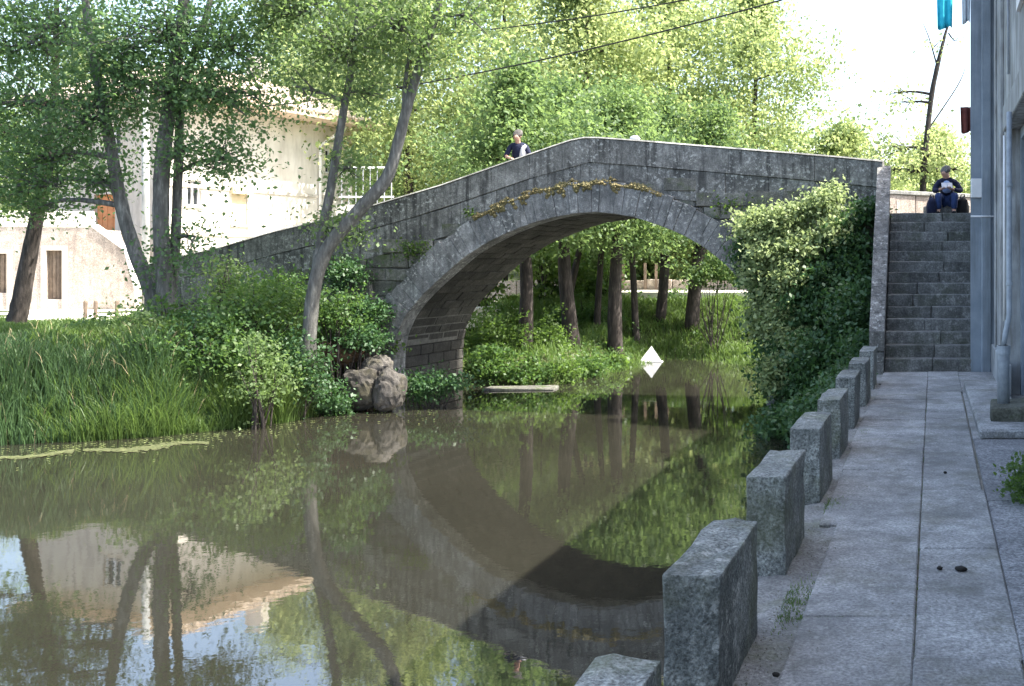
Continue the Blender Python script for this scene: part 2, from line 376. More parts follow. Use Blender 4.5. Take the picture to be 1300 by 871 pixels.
# rough gritty margin along the bollards, as an uneven sheet
ga = np.linspace(-.975, -.55, 9); gq = np.arange(Q0, Q1, .12)
V = []; 
for qv in gq:
    for av in ga: V.append(pc(av, qv, -.02 + .012 * math.sin(av * 31 + qv * 5) * math.cos(qv * 13)))
Fc = [(j * 9 + i, j * 9 + i + 1, j * 9 + 10 + i, j * 9 + 9 + i) for j in range(len(gq) - 1) for i in range(8)]
obj('gritty_margin', (V, Fc), MAT['margin'], path, True)
q = 1.32; k = 0
for q0, q1 in [(-3, -1.3), (-1.3, .4), (.4, 1.9), (1.9, 3.15), (3.15, 4.67), (4.67, 6.34), (6.34, 8.0), (8.0, 9.04), (9.04, 10.6), (10.6, 12.2), (12.2, 13.9), (13.9, 15.44)]:
    zj = random.uniform(-.004, .004)
    pslab((-.60 if q0 in (3.15, 4.67) else random.uniform(-.76, -.68)), -.0808 + random.uniform(-.005, 0), q0 + .003, q1 - .003, zj, MAT['slab'])
for q0, q1 in [(-3, -.6), (-.6, 1.2), (1.2, 2.6), (2.6, 4.18), (4.18, 5.8), (5.8, 7.3), (7.3, 9.1), (9.1, 11.2), (11.2, 13.0), (13.0, 14.3), (14.3, 15.44)]:
    pslab(-.0792 + random.uniform(0, .002), .36 + random.uniform(-.01, .01), q0 + .003, q1 - .003, random.uniform(-.004, .004), MAT['slab'])
for q0, q1 in [(-3, 1.0), (1.0, 3.4), (3.4, 5.1), (5.1, 7.0), (7.0, 9.49)]: pslab(.368, 1.3, q0 + .003, q1 - .003, -.006 + random.uniform(-.003, .003), MAT['asphalt'])
for q0, q1 in [(9.51, 11.4), (11.4, 13.4), (13.4, 15.44)]: pslab(.368, 1.3, q0 + .003, q1 - .003, -.004, MAT['slab'])
ks = empty('doorstep_slab', pc(.7, 11.5, 0), 'low pale concrete doorstep strip beside the house at the right of the path', 'step')
obj('slab', bev(hexa([pc(.43, 9.5, -.02), pc(.9, 9.5, -.02), pc(.915, 13.5, -.02), pc(.40, 13.5, -.02), pc(.43, 9.5, .075), pc(.9, 9.5, .08), pc(.915, 13.5, .08), pc(.40, 13.5, .075)]), .02), MAT['slab'], ks)

# bollards: low granite blocks along the river edge
desc = ['granite block cropped by the bottom edge of the photo, nearest of the row', 'large near granite block with dark right side, first whole one of the row',
        'second whole granite block of the quay row, dirt and grass at its foot', 'third whole granite block from the camera beside the path', 'fourth whole granite block from the camera beside the path',
        'fifth whole granite block from the camera in front of the ivy', 'sixth whole granite block from the camera in front of the ivy', 'farthest small granite block, right before the stair wall']
for i, Y in enumerate([2.16, 3.71, 5.36, 6.97, 8.56, 10.15, 11.75, 13.35]):
    Y1 = Y + .80 + random.uniform(-.02, .02); hgt = .486 + random.uniform(-.012, .012); sk = .02
    e = empty('stone_bollard', pc(-.87, Y + .4, 0), desc[i], 'stone block', 'granite blocks lining the quay')
    e.rotation_euler = (0, 0, 0)
    a0, a1 = -.972 + random.uniform(-.006, .006), -.776 + random.uniform(-.006, .006)
    bm = bev(hexa([pc(a0, Y, -.05), pc(a1, Y - sk, -.05), pc(a1, Y1 - sk, -.05), pc(a0, Y1, -.05), pc(a0, Y, hgt), pc(a1, Y - sk, hgt), pc(a1, Y1 - sk, hgt), pc(a0, Y1, hgt)], .004), .009, 2)
    rough(bm, 3, .016, 14, i * 5)
    o = obj('block', bm, MAT['bollard'], e)

# ------------------------------------------------------------ stone staircase
NS = 14; RZ = 2.6 / NS; SY0 = 15.5; RUN = .31
def sl(Y): return interp(Y, [15.5, 19.8], [(1123 - UC) / F * 15.5, (1131 - UC) / F * 19.8])
def sr(Y): return interp(Y, [15.5, 19.8], [(1234 - UC) / F * 15.5, (1237 - UC) / F * 19.8])
st = empty('stone_staircase', (2.6, 15.5, 0), 'worn grey granite staircase climbing from the path to the bridge', 'stairs')
for i in range(NS):
    Y = SY0 + RUN * i; z0 = RZ * i; z1 = RZ * (i + 1) - .0
    cuts = [0.0] + ([random.uniform(.3, .7)] if i not in (0,) else [.55]) + [1.0]
    if i == NS - 1: Y2 = Y + RUN + .1
    else: Y2 = Y + RUN + .06
    for a, b2 in zip(cuts[:-1], cuts[1:]):
        g = .003; L0, L1 = sl(Y), sr(Y); M0, M1 = sl(Y2), sr(Y2)
        x = lambda t, A, B: A + (B - A) * t
        dz = random.uniform(-.006, .004); dy = random.uniform(-.008, .008)
        bm = bev(hexa([(x(a, L0, L1) + g, Y + dy, z0 - .05), (x(b2, L0, L1) - g, Y + dy, z0 - .05), (x(b2, M0, M1) - g, Y2, z0 - .05), (x(a, M0, M1) + g, Y2, z0 - .05),
                   (x(a, L0, L1) + g, Y + dy, z1 + dz), (x(b2, L0, L1) - g, Y + dy, z1 + dz), (x(b2, M0, M1) - g, Y2, z1 + dz), (x(a, M0, M1) + g, Y2, z1 + dz)], .002), .018, 2)
        obj('step', rough(bm, 2, .012, 6, i), MAT['step'], st)
obj('stair_core', ([(sl(15.6), 15.6, -1), (sr(15.6), 15.6, -1), (sr(19.8), 19.9, -1), (sl(19.8), 19.9, -1), (sl(15.6), 15.6, 0), (sr(15.6), 15.6, 0), (sr(19.8), 19.9, 2.5), (sl(19.8), 19.9, 2.5)],
                   [(0, 1, 5, 4), (4, 5, 6, 7), (2, 3, 7, 6), (1, 2, 6, 5), (0, 4, 7, 3)]), MAT['mortar'], st)
# side wall of the stairs with sloping coping
sw = empty('stair_parapet', (2.2, 15.4, 0), 'pale sloping granite parapet wall on the left of the staircase', 'wall')
def wl(Y, side): # left / right X of the side wall
    l = interp(Y, [15.2, 20.2], [(1103 - UC) / F * 15.2, (1114 - UC) / F * 20.2]); r = interp(Y, [15.2, 20.2], [(1123 - UC) / F * 15.2 - .0, (1131 - UC) / F * 20.2])
    return l if side == 0 else r
Yc = [15.25, 16.3, 17.3, 18.3, 19.2, 20.05]
zc = lambda Y: interp(Y, [15.25, 20.05], [.62, 3.56])
for i in range(len(Yc) - 1):
    A, B = Yc[i], Yc[i + 1] - .008
    obj('coping_stone', rough(bev(hexa([(wl(A, 0), A, zc(A) - .3), (wl(A, 1), A, zc(A) - .3), (wl(B, 1), B, zc(B) - .3), (wl(B, 0), B, zc(B) - .3), (wl(A, 0), A, zc(A)), (wl(A, 1), A, zc(A)), (wl(B, 1), B, zc(B)), (wl(B, 0), B, zc(B))], .003), .012, 2), 1, .006, 5), MAT['bridge'], sw)
    # body stones below
    zt = zc(A) - .31; zb = -1.7; z = zb
    while z < zc(A) - .45:
        z2 = min(z + random.uniform(.4, .55), zc(A) - .32)
        obj('stone', bev(hexa([(wl(A, 0) + .015, A + .005, z), (wl(A, 1) - .012, A + .005, z), (wl(B, 1) - .012, B, z), (wl(B, 0) + .015, B, z),
                               (wl(A, 0) + .015, A + .005, z2 - .01), (wl(A, 1) - .012, A + .005, z2 - .01), (wl(B, 1) - .012, B, max(z2 - .01, zc(B) - .32 if z2 > zc(A) - .5 else z2 - .01)), (wl(B, 0) + .015, B, max(z2 - .01, zc(B) - .32 if z2 > zc(A) - .5 else z2 - .01))], .003), .012), MAT['bridge'], sw)
        z = z2

# ------------------------------------------------------------ the bridge
br = empty('stone_arch_bridge', bp(6, 0, ZW), 'old humpbacked granite arch bridge crossing the river', 'bridge')
TOPPX = [(-60, 408), (60, 372), (140, 350), (209, 331), (281, 315), (341, 297), (406, 281), (480, 260), (561, 236), (641, 208), (681, 194), (721, 180), (741, 176), (760, 176), (802, 179), (900, 187), (1000, 195), (1070, 201), (1131, 207)]
tp = sorted([bpx(u, v) for u, v in TOPPX]); TS_, TZ_ = [a for a, _ in tp], [b_ for _, b_ in tp]
def top(s): return interp(s, TS_, TZ_)
PH = 1.02
def deck(s): return top(s) - PH
INPX = [(503, 512), (503, 470), (504, 445), (508, 425), (520, 399), (539, 376), (561, 355), (601, 321), (641, 299), (681, 283), (721, 273), (762, 270), (802, 275), (826, 282), (870, 299), (905, 321), (935, 348), (955, 378), (966, 410), (972, 445), (975, 480), (975, 529)]
ip = [Vector((*bpx(u, v), 0)) for u, v in INPX]
cv = crom(ip, 8)
# resample by arc length into voussoirs
cl = [0]
for a, b2 in zip(cv[:-1], cv[1:]): cl.append(cl[-1] + (b2 - a).length)
def cat(t): # point on intrados at arc length t
    return Vector((interp(t, cl, [p.x for p in cv]), interp(t, cl, [p.y for p in cv]), 0))
def cnorm(t):
    d = (cat(min(t + .15, cl[-1])) - cat(max(t - .15, 0))).normalized(); n = Vector((d.y, -d.x, 0))
    mid = Vector(((s_l + s_r) / 2, .3, 0))
    return n if n.dot(cat(t) - mid) > 0 else -n
NV = 56; ts = [cl[-1] * i / NV for i in range(NV + 1)]
for i in range(1, NV): ts[i] += random.uniform(-.05, .05)
def bstone(name, poly, w0, w1, mat, inset=.015, amp=.0, parent=br, wj=.012, sub=0):
    """polygon in the (s, z) plane pushed from w0 (front) to w1 (back), front edge bevelled"""
    w0 = w0 + random.uniform(-wj, wj); n = len(poly)
    cx = sum(p[0] for p in poly) / n; cz = sum(p[1] for p in poly) / n
    V, Fc = [], []
    def sh(p, k): 
        dx, dz = p[0] - cx, p[1] - cz; L = math.hypot(dx, dz) or 1; return (p[0] - dx / L * k, p[1] - dz / L * k)
    for p in poly: V.append(bp(p[0], w1, p[1]))
    for p in poly: V.append(bp(p[0], w0 + inset, p[1]))
    for p in poly: q = sh(p, inset * 1.3); V.append(bp(q[0], w0 + random.uniform(-amp, amp), q[1]))
    for k in range(n):
        k2 = (k + 1) % n; Fc.append((k, k2, n + k2, n + k)); Fc.append((n + k, n + k2, 2 * n + k2, 2 * n + k))
    Fc.append(tuple(range(2 * n, 3 * n))); Fc.append(tuple(range(n))[::-1])
    bm = bmesh.new(); vs = [bm.verts.new(v) for v in V]
    for f in Fc: bm.faces.new([vs[q] for q in f])
    bmesh.ops.recalc_face_normals(bm, faces=bm.faces)
    return obj(name, bm, mat, parent)
RT = .60
for i in range(NV):
    t0, t1 = ts[i] + .003, ts[i + 1] - .003
    rt = RT + random.uniform(-.06, .06)
    A, B = cat(t0), cat(t1); An, Bn = cnorm(t0), cnorm(t1)
    tm = (t0 + t1) / 2; 
    poly = [(A.x, A.y), (B.x, B.y), (B.x + Bn.x * rt, B.y + Bn.y * rt), (A.x + An.x * rt, A.y + An.y * rt)]
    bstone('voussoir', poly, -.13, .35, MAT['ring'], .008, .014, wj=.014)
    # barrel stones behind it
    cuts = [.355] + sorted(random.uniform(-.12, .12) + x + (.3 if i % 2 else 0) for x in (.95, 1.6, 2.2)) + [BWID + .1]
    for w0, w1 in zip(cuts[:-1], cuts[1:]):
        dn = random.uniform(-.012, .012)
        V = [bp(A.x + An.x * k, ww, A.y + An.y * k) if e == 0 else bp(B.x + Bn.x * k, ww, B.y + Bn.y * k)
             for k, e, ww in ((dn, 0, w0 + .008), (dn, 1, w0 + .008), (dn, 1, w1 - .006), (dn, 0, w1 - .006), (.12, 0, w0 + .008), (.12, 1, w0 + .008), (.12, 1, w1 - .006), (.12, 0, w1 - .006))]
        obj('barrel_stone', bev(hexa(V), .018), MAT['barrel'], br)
# core
ss = np.arange(-2.2, 24, .25).tolist() + [s_r - .07, s_r - .05, s_r + .02, s_l - .02, s_l + .05, s_l + .07]; ss = sorted(ss)
up = sorted([(p.x, p.y) for p in cv])
cx_, cz_ = [a for a, _ in up], [b_ for _, b_ in up]
def intr(s):
    if s <= s_r - .06 or s >= s_l + .06: return -2.4
    return interp(s, cx_, cz_) if s_r + .01 < s < s_l - .01 else .2
V = []; 
for s in ss:
    bz = intr(s); bz = bz + .06 if bz > -2.3 else bz; tz = deck(max(s, 0)) + .0
    if bz > tz - .1: bz = tz - .1
    V += [bp(s, .06, bz), bp(s, .06, tz), bp(s, BWID - .03, tz), bp(s, BWID - .03, bz)]
Fc = []
for i in range(len(ss) - 1):
    a = i * 4; b2 = a + 4
    for k in range(4): k2 = (k + 1) % 4; Fc.append((a + k, a + k2, b2 + k2, b2 + k))
Fc += [(0, 1, 2, 3), (len(V) - 1, len(V) - 2, len(V) - 3, len(V) - 4)]
obj('rubble_core', (V, Fc), MAT['mortar'], br)
# deck paving as one sheet of slabs
s = -.1
while s < 20:
    l = random.uniform(.5, .8)
    obj('deck_slab', bev(hexa([bp(s + .01, .3, deck(s) - .05), bp(s + l - .01, .3, deck(s + l) - .05), bp(s + l - .01, BWID - .3, deck(s + l) - .05), bp(s + .01, BWID - .3, deck(s) - .05),
                               bp(s + .01, .3, deck(s) + .03), bp(s + l - .01, .3, deck(s + l) + .03), bp(s + l - .01, BWID - .3, deck(s + l) + .03), bp(s + .01, BWID - .3, deck(s) + .03)]), .01), MAT['step'], br)
    s += l
# parapets in two courses, plumb joints, sloping beds
def parapet(w0, w1, name, smin, smax, coarse=1.0):
    for cnum, (lo, hi) in enumerate(((-.10, .522), (.524, PH))):
        s = smin
        while s < smax - .1:
            l = random.uniform(.55, .95) if cnum == 0 else random.uniform(.8, 1.5)
            if s < 5.2 and cnum == 1: l = random.uniform(1.3, 1.9)
            l *= coarse; e = min(s + l, smax)
            if abs(e - smax) < .3: e = smax
            A, B = s + .003, e - .003
            poly = [(A, deck(A) + lo), (B, deck(B) + lo)]
            ms = [x for x in TS_ if A + .05 < x < B - .05]
            poly += [(x, deck(x) + hi - .006) for x in [B] + ms[::-1] + [A]]
            bstone(name, poly, w0 + (.018 if cnum == 0 else 0), w1, MAT['bridge'], .008, .004, wj=.01)
            s = e
parapet(-.02, .27, 'parapet_stone', 0.0, 17.2)
parapet(BWID - .25, BWID + .02, 'far_parapet_stone', 0.5, 17.2, 1.6)
# thin coping on the near parapet, sunlight put into pale colour and a chamfer
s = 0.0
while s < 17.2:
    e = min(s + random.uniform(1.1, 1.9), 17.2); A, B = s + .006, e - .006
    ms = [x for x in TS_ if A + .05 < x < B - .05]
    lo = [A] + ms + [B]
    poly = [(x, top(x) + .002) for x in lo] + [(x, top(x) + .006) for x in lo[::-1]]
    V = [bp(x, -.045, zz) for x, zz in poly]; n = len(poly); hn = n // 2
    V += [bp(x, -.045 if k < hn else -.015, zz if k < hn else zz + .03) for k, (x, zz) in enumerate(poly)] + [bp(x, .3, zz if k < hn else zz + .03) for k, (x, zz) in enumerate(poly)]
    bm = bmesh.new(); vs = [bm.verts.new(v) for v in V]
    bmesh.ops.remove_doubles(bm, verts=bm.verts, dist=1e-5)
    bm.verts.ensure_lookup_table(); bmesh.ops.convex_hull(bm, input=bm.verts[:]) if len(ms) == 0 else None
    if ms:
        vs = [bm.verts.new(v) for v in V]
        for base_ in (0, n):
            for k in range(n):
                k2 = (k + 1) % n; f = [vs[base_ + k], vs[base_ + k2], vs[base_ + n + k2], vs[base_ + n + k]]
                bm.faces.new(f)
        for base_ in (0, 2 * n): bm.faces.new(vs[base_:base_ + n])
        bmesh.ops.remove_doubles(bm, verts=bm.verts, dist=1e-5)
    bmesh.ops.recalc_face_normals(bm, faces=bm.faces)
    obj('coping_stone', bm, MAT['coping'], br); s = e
# spandrel masonry
def outside_ring(s, z, k=.04):
    if s <= s_r - k or s >= s_l + k: return True
    return z > interp(s, cx_, cz_) + k
z = -1.75; nsp = 0
while z < 3.9:
    h = random.uniform(.26, .38); s = -.02 + random.uniform(0, .2) * 0
    while s < 17.0:
        l = random.uniform(.35, .75); zz = z + random.uniform(-.015, .015)
        cs = [(s, zz), (s + l - .02, zz), (s + l - .02, zz + h - .02), (s, zz + h - .02)]
        cs = [(a + random.uniform(-.015, .015), b_ + random.uniform(-.015, .015)) for a, b_ in cs]
        a, b_ = s + l / 2, zz + h / 2
        if all(outside_ring(x, y, .06) for x, y in cs) and all(y < top(x) - .6 for x, y in cs) and zz > float(gz(*bp(a, -.3, 0).xy)) - .5:
            if 1.3 < s < 13.5 and not all(outside_ring(x + d_, y, RT * .8) for x, y in cs for d_ in (0,)) and all((not outside_ring(x, y, RT * .85)) for x, y in cs): pass
            else: bstone('spandrel_stone', cs, .0, .25, MAT['rubble'], .03, .02, wj=.025); nsp += 1
        s += l
    z += h
print('spandrel stones', nsp)
# moss along the top of the arch ring
pts = []
for i in range(3600):
    t = random.uniform(0, cl[-1]); p = cat(t)
    if not (bpx(842, 0)[0] < p.x + cnorm(t).x * RT < bpx(606, 0)[0]): continue
    n = cnorm(t); k = RT + abs(random.gauss(0, .03)) * (1.5 if math.sin(t * 9) > -.3 else .2) - .02; q = p + n * k
    pts.append(tuple(bp(q.x, random.uniform(-.13, -.0), q.y)))
def tufts(name, pts, r, mat, parent, kind='stuff'):
    pts = np.array(pts); N = len(pts)
    oc = np.array([(1, 0, 0), (-1, 0, 0), (0, 1, 0), (0, -1, 0), (0, 0, 1), (0, 0, -1)], float)
    fc = np.array([(0, 2, 4), (2, 1, 4), (1, 3, 4), (3, 0, 4), (2, 0, 5), (1, 2, 5), (3, 1, 5), (0, 3, 5)])
    V = (pts[:, None] + oc[None] * (r * RNG.uniform(.5, 1.3, (N, 1, 1))) * RNG.uniform(.7, 1.2, (N, 1, 3))).reshape(-1, 3)
    Fv = (fc[None] + (np.arange(N) * 6)[:, None, None]).reshape(-1, 3)
    o = obj(name, (V.tolist(), Fv.tolist()), mat, parent); o['kind'] = kind; return o
for i in range(2200):
    t = random.uniform(0, cl[-1]); p = cat(t)
    if not (bpx(800, 0)[0] < p.x + cnorm(t).x * RT < bpx(625, 0)[0]): continue
    if math.sin(t * 7) * math.sin(t * 17 + 1) < .1: continue
    q = p + cnorm(t) * (RT - abs(random.gauss(0, .07))); pts.append(tuple(bp(q.x, -.135, q.y)))
tufts('moss', pts, .05, MAT['moss'], br)
# weeds sprouting from the spandrel and ledges
pts = []
for u, v, n, sg in [(530, 318, 260, .22), (450, 300, 160, .25), (470, 425, 300, .3), (440, 400, 260, .3), (930, 262, 120, .18), (600, 270, 50, .1), (500, 440, 200, .2), (940, 300, 150, .22), (430, 340, 150, .3)]:
    s, z = bpx(u, v)
    for _ in range(n): pts.append(tuple(bp(s + random.gauss(0, sg), -.05 - abs(random.gauss(0, .07)), z + random.gauss(0, sg * .6))))
o = leaf_mesh('weeds', pts, .07, MAT['leaf_mid'], br); o['kind'] = 'stuff'
# landing at the head of the stairs
ld = tag(obj('stair_landing', hexa([(sl(19.8), 19.84, -2), (5.2, 19.84, -2), (6.5, 26, -2), (bp(.2, BWID, 0).x, 23.0, -2), (sl(19.8), 19.84, 2.58), (5.2, 19.84, 2.58), (6.5, 26, 2.58), (bp(.2, BWID, 0).x, 23.0, 2.58)]), MAT['step']), kind='structure')

# wall beyond the stairs
fw = empty('far_road_wall', (3.2, 22.9, 2.5), 'low tan stone wall lit by the sun at the top of the stairs', 'wall')
A, B = Vector(((1112 - UC) / F * 22.8, 22.8, 0)), Vector(((1262 - UC) / F * 24.6, 24.6, 0))
d = (B - A).normalized(); n = Vector((d.y, -d.x, 0)); Ln = (B - A).length
ff = lambda a, w_, z: A + d * a + n * -w_ + Vector((0, 0, z))
for z0, z1 in ((2.3, 2.75), (2.76, 3.2)):
    a = 0
    while a < Ln:
        l = random.uniform(.45, .8)
        obj('stone', bev(fbox(ff, a, a + l - .012, 0 + random.uniform(-.01, .01), .28, z0, z1, .006), .012), MAT['old_wall'], fw); a += l
obj('coping', bev(fbox(ff, -.02, Ln, -.04, .32, 3.2, 3.29), .012), MAT['coping'], fw)

# ------------------------------------------------------------ right-hand house
BH = 6.28
hs = empty('riverside_house', pc(1.2, 12, 0), 'tall blue grey plastered house closing the right edge beside the path', 'house')
c0 = (1232 - UC) / F * 15.5; c1 = .92 + TS * 15.5; xB = (1236.5 - UC) / F * 19.95
foot = [pc(.92, -8, 0).xy, pc(.92, 10.5, 0).xy]
def wallq(p, q_, z0, z1, n=(0, 0)): return [(p[0], p[1], z0), (q_[0], q_[1], z0), (q_[0], q_[1], z1), (p[0], p[1], z1)]
# facade with a door opening between Y 10.6 and 12.3
D0, D1, DZ = 7.4, 12.75, 3.3
def fac(q0, q1, z0, z1, a=.92, th=.55): return fbox(pc, a, a + th, q0, q1, z0, z1)
V1 = join(fac(-8, D0, -.4, BH), fac(D1, 15.6, -.4, BH), fac(D0, D1, DZ, BH))
obj('facade', V1, MAT['plaster2'], hs)
obj('gable_wall', hexa([(c0, 15.5, -.4), (c1 + .5, 15.5, -.4), (9, 19.95, -.4), (xB, 19.95, -.4), (c0, 15.5, BH), (c1 + .5, 15.5, BH), (9, 19.95, BH), (xB, 19.95, BH)]), MAT['plaster'], hs)
obj('rear_mass', hexa([pc(1.35, -8, -.4), (12, -8, -.4), (12, 19.9, -.4), (c1 + .48, 15.55, -.4), pc(1.35, -8, BH - .02), (12, -8, BH - .02), (12, 19.9, BH - .02), (c1 + .48, 15.55, BH - .02)]), MAT['plaster2'], hs)
# vertical plaster ribs and stained bands on the facade
obj('corner_rib', bev(hexa([(c0 + .16, 15.44, -.02), (c0 + .30, 15.44, -.02), (c0 + .30, 15.5, -.02), (c0 + .16, 15.5, -.02), (c0 + .16, 15.44, BH), (c0 + .30, 15.44, BH), (c0 + .30, 15.5, BH), (c0 + .16, 15.5, BH)]), .01), MAT['plaster'], hs)
for q, wq, pr in ((14.8, .25, .03), (13.35, .18, .05)):
    obj('pilaster', bev(fac(q, q + wq, -.02, BH - .05, .92 - pr, pr), .008), MAT['plaster2'], hs)
dr = obj('door', fac(D0 + .02, D1 - .02, .02, DZ - .02, 1.30, .06), MAT['metal'], hs)
for q in np.arange(D0 + .1, D1 - .3, .32): obj('plank', bev(fac(q, q + .30, .05, DZ - .05, 1.275, .025), .006), MAT['metal'], dr)
obj('door_frame', join(fac(D1 - .14, D1 - .01, -.02, DZ - .01, 1.08, .22), fac(D0, D1 - .14, DZ - .14, DZ - .012, 1.08, .22)), MAT['plaster'], hs)
obj('lintel', bev(fac(D0 - .3, D1 + .3, DZ, DZ + .32, .885, .05), .01), MAT['plaster2'], hs)
wd_ = obj('window', fac(9.6, 10.9, 4.3, 5.7, .88, .06), MAT['white'], hs)
obj('pane', fac(9.7, 10.8, 4.4, 5.6, .87, .02), MAT['glass'], wd_)
obj('plinth', bev(fac(12.2, 15.45, -.02, .42, .87, .06), .015), MAT['plaster2'], hs)
rf = obj('roof', hexa([pc(.9, -8.4, BH), (12.5, -8.4, BH), (12.5, 20.1, BH), (xB + .02, 20.1, BH), pc(.9, -8.4, BH + .1), (12.5, -8.4, BH + 2.2), (12.5, 20.1, BH + 2.2), (xB + .02, 20.1, BH + .1)]), MAT['tile'], hs)
# plates, pipes
sp = tag(obj('wall_plate', bev(box(c0 + .005, c0 + .165, 15.455, 15.495, EYE + (VH - 251) / F * 15.5, EYE + (VH - 227) / F * 15.5), .006), MAT['white']), 'small pale blank plate on the house corner beside the seated man', 'plate')
zz = EYE + (VH - 275) / F * 15.5
tag(obj('wall_conduit', tube([(c0 - .01, 15.43, zz), (c0 + .36, 15.43, zz)], .012), MAT['white'], smooth=True), 'thin white horizontal pipe fixed across the house corner', 'pipe')
dp = empty('drainpipe', pc(.8, 10.35, 0), 'grey cylindrical drain boot with slimmer pipe running up the house wall', 'drainpipe')
Xd = (1274 - UC) / F * 10.35
obj('lower_pipe', tube([(Xd, 10.35, .2), (Xd, 10.35, .76), (Xd, 10.35, .79)], [.062, .062, .055], 16), MAT['metal'], dp, True)
obj('collar', tube([(Xd, 10.35, .70), (Xd, 10.35, .79)], .07, 16), MAT['metal'], dp)
obj('upper_pipe', tube([(Xd, 10.35, .78), (Xd + .02, 10.36, .9), (Xd + .07, 10.4, 1.1), (Xd + .07, 10.4, 3.16)], .028, 10), MAT['metal'], dp, True)
for z_ in (1.4, 2.4): obj('bracket', tube([(Xd + .07, 10.4, z_), (Xd + .07, 10.4, z_ + .03)], .036, 10), MAT['metal'], dp)
cd = tag(obj('white_conduit', tube([pc(.9, 13.0, .9), pc(.9, 13.0, 3.25)], .016), MAT['white'], smooth=True), 'slim white cable conduit running up the house wall behind the drainpipe', 'pipe')
cd2 = tag(obj('upper_conduit', tube([pc(.9, 12.3, 3.9), pc(.9, 12.3, 4.9)], .014), MAT['metal'], smooth=True), 'short grey conduit high on the house wall above the door canopy', 'pipe')
bb = tag(obj('base_stone', rough(bev(hexa([((1258 - UC) / F * 10.0, 10.0, -.02), ((1320 - UC) / F * 10.0, 9.9, -.02), ((1320 - UC) / F * 10.6, 10.75, -.02), ((1258 - UC) / F * 10.7, 10.7, -.02),
      ((1258 - UC) / F * 10.0, 10.0, .2), ((1320 - UC) / F * 10.0, 9.9, .24), ((1320 - UC) / F * 10.6, 10.75, .24), ((1258 - UC) / F * 10.7, 10.7, .2)]), .02, 2), 2, .02, 5), stone_mat('mossy_block', (.04, .045, .035), (.09, .09, .07), (.16, .16, .13), moss=(.05, .08, .02), mossamt=.7)), 'dark mossy stone block at the foot of the drainpipe', 'stone block')
# laundry on a pole from the upper storey
def cloth(name, u0, u1, v0, v1, Y, mat, label, folds=5):
    n = 18; mrow = 8; V, Fc = [], []
    for j in range(mrow):
        t = j / (mrow - 1)
        for i in range(n):
            a = i / (n - 1); u = u0 + (u1 - u0) * (a * (1 - .12 * t) + .06 * t); v = v0 + (v1 - v0) * t + 2 * math.sin(a * 6) * t
            p = P(u, v, Y); p.y += .035 * math.sin(a * folds * 2 * math.pi) * (.3 + t); V.append(p)
    Fc = [(j * n + i, j * n + i + 1, (j + 1) * n + i + 1, (j + 1) * n + i) for j in range(mrow - 1) for i in range(n - 1)]
    o = obj(name, (V, Fc), mat, smooth=True)
    md = o.modifiers.new('thick', 'SOLIDIFY'); md.thickness = .012
    return tag(o, label, 'laundry')
cloth('hanging_cloth', 1189, 1209, -15, 36, 16.4, MAT['cloth_blue'], 'turquoise cloth hanging at the top beside the house wall', 2)
cloth('hanging_cloth', 1221, 1231, -15, 29, 16.6, MAT['cloth_grey'], 'narrow pale grey cloth hanging between the turquoise cloth and the house corner', 2)
cloth('hanging_cloth', 1219, 1238, 136, 168, 17.6, MAT['cloth_red'], 'dark red cloth sticking out from behind the house corner', 2)
tag(obj('laundry_line', tube([P(1050, -42, 16.5), P(1190, -16, 16.5), P(1240, -18, 16.5)], .008, 6), MAT['black']), 'thin line carrying the turquoise cloth high beside the house', 'washing line')

# ------------------------------------------------------------ left-bank house with outside stair
HS = .372; HD = Vector((HS, 1, 0)).normalized(); HN = Vector((HD.y, -HD.x, 0))   # facade direction, outward normal
HC = Vector(((203 - UC) / F * 33, 33, 0))
def hp(a, n, z): return HC + HD * a + HN * n + Vector((0, 0, z))     # a along lit facade, n outwards
def hq(u, v):                                                          # pixel -> (a, z) on lit facade
    k = (u - UC) / F; q = (HC.x - k * HC.y) / (k - HS); Y = HC.y + q
    return q * math.sqrt(1 + HS * HS), EYE - (v - VH) / F * Y
def hl(u, v):                                                          # pixel -> (n, z) on the shaded end wall
    k = (u - UC) / F; q = (HC.x - k * HC.y) / (1 + HS * k); Y = HC.y + HS * q
    return q * math.sqrt(1 + HS * HS), EYE - (v - VH) / F * Y
LA = hq(447, 160)[0]; LB = hl(48, 180)[0]; HZ = 7.0
h2 = empty('cream_house', HC, 'large cream rendered house behind the left trees with a tiled roof', 'house')
wins = [(hq(294, 245), hq(314, 286)), (hq(238, 228), hq(256, 262)), (hq(413, 189), hq(428, 221))]
# lit facade as a wall with openings recessed: build strips around the window holes
def holed(a0, a1, z0, z1, holes, fr):
    A = sorted({a0, a1, *[h[0] for h in holes], *[h[1] for h in holes]}); Z = sorted({z0, z1, *[h[2] for h in holes], *[h[3] for h in holes]})
    out = []
    for i in range(len(A) - 1):
        for j in range(len(Z) - 1):
            am, zm = (A[i] + A[i + 1]) / 2, (Z[j] + Z[j + 1]) / 2
            if any(h[0] < am < h[1] and h[2] < zm < h[3] for h in holes): continue
            out.append(([fr(A[i], 0, Z[j]), fr(A[i + 1], 0, Z[j]), fr(A[i + 1], 0, Z[j + 1]), fr(A[i], 0, Z[j + 1])], [(0, 1, 2, 3)]))
    for h in holes:
        for q in ([(h[0], h[2]), (h[0], h[3])], [(h[1], h[2]), (h[1], h[3])], [(h[0], h[2]), (h[1], h[2])], [(h[0], h[3]), (h[1], h[3])]):
            out.append(([fr(q[0][0], 0, q[0][1]), fr(q[1][0], 0, q[1][1]), fr(q[1][0], -.22, q[1][1]), fr(q[0][0], -.22, q[0][1])], [(0, 1, 2, 3)]))
    return join(*out)
holes = [(min(a[0], b_[0]), max(a[0], b_[0]), min(a[1], b_[1]), max(a[1], b_[1])) for a, b_ in wins]
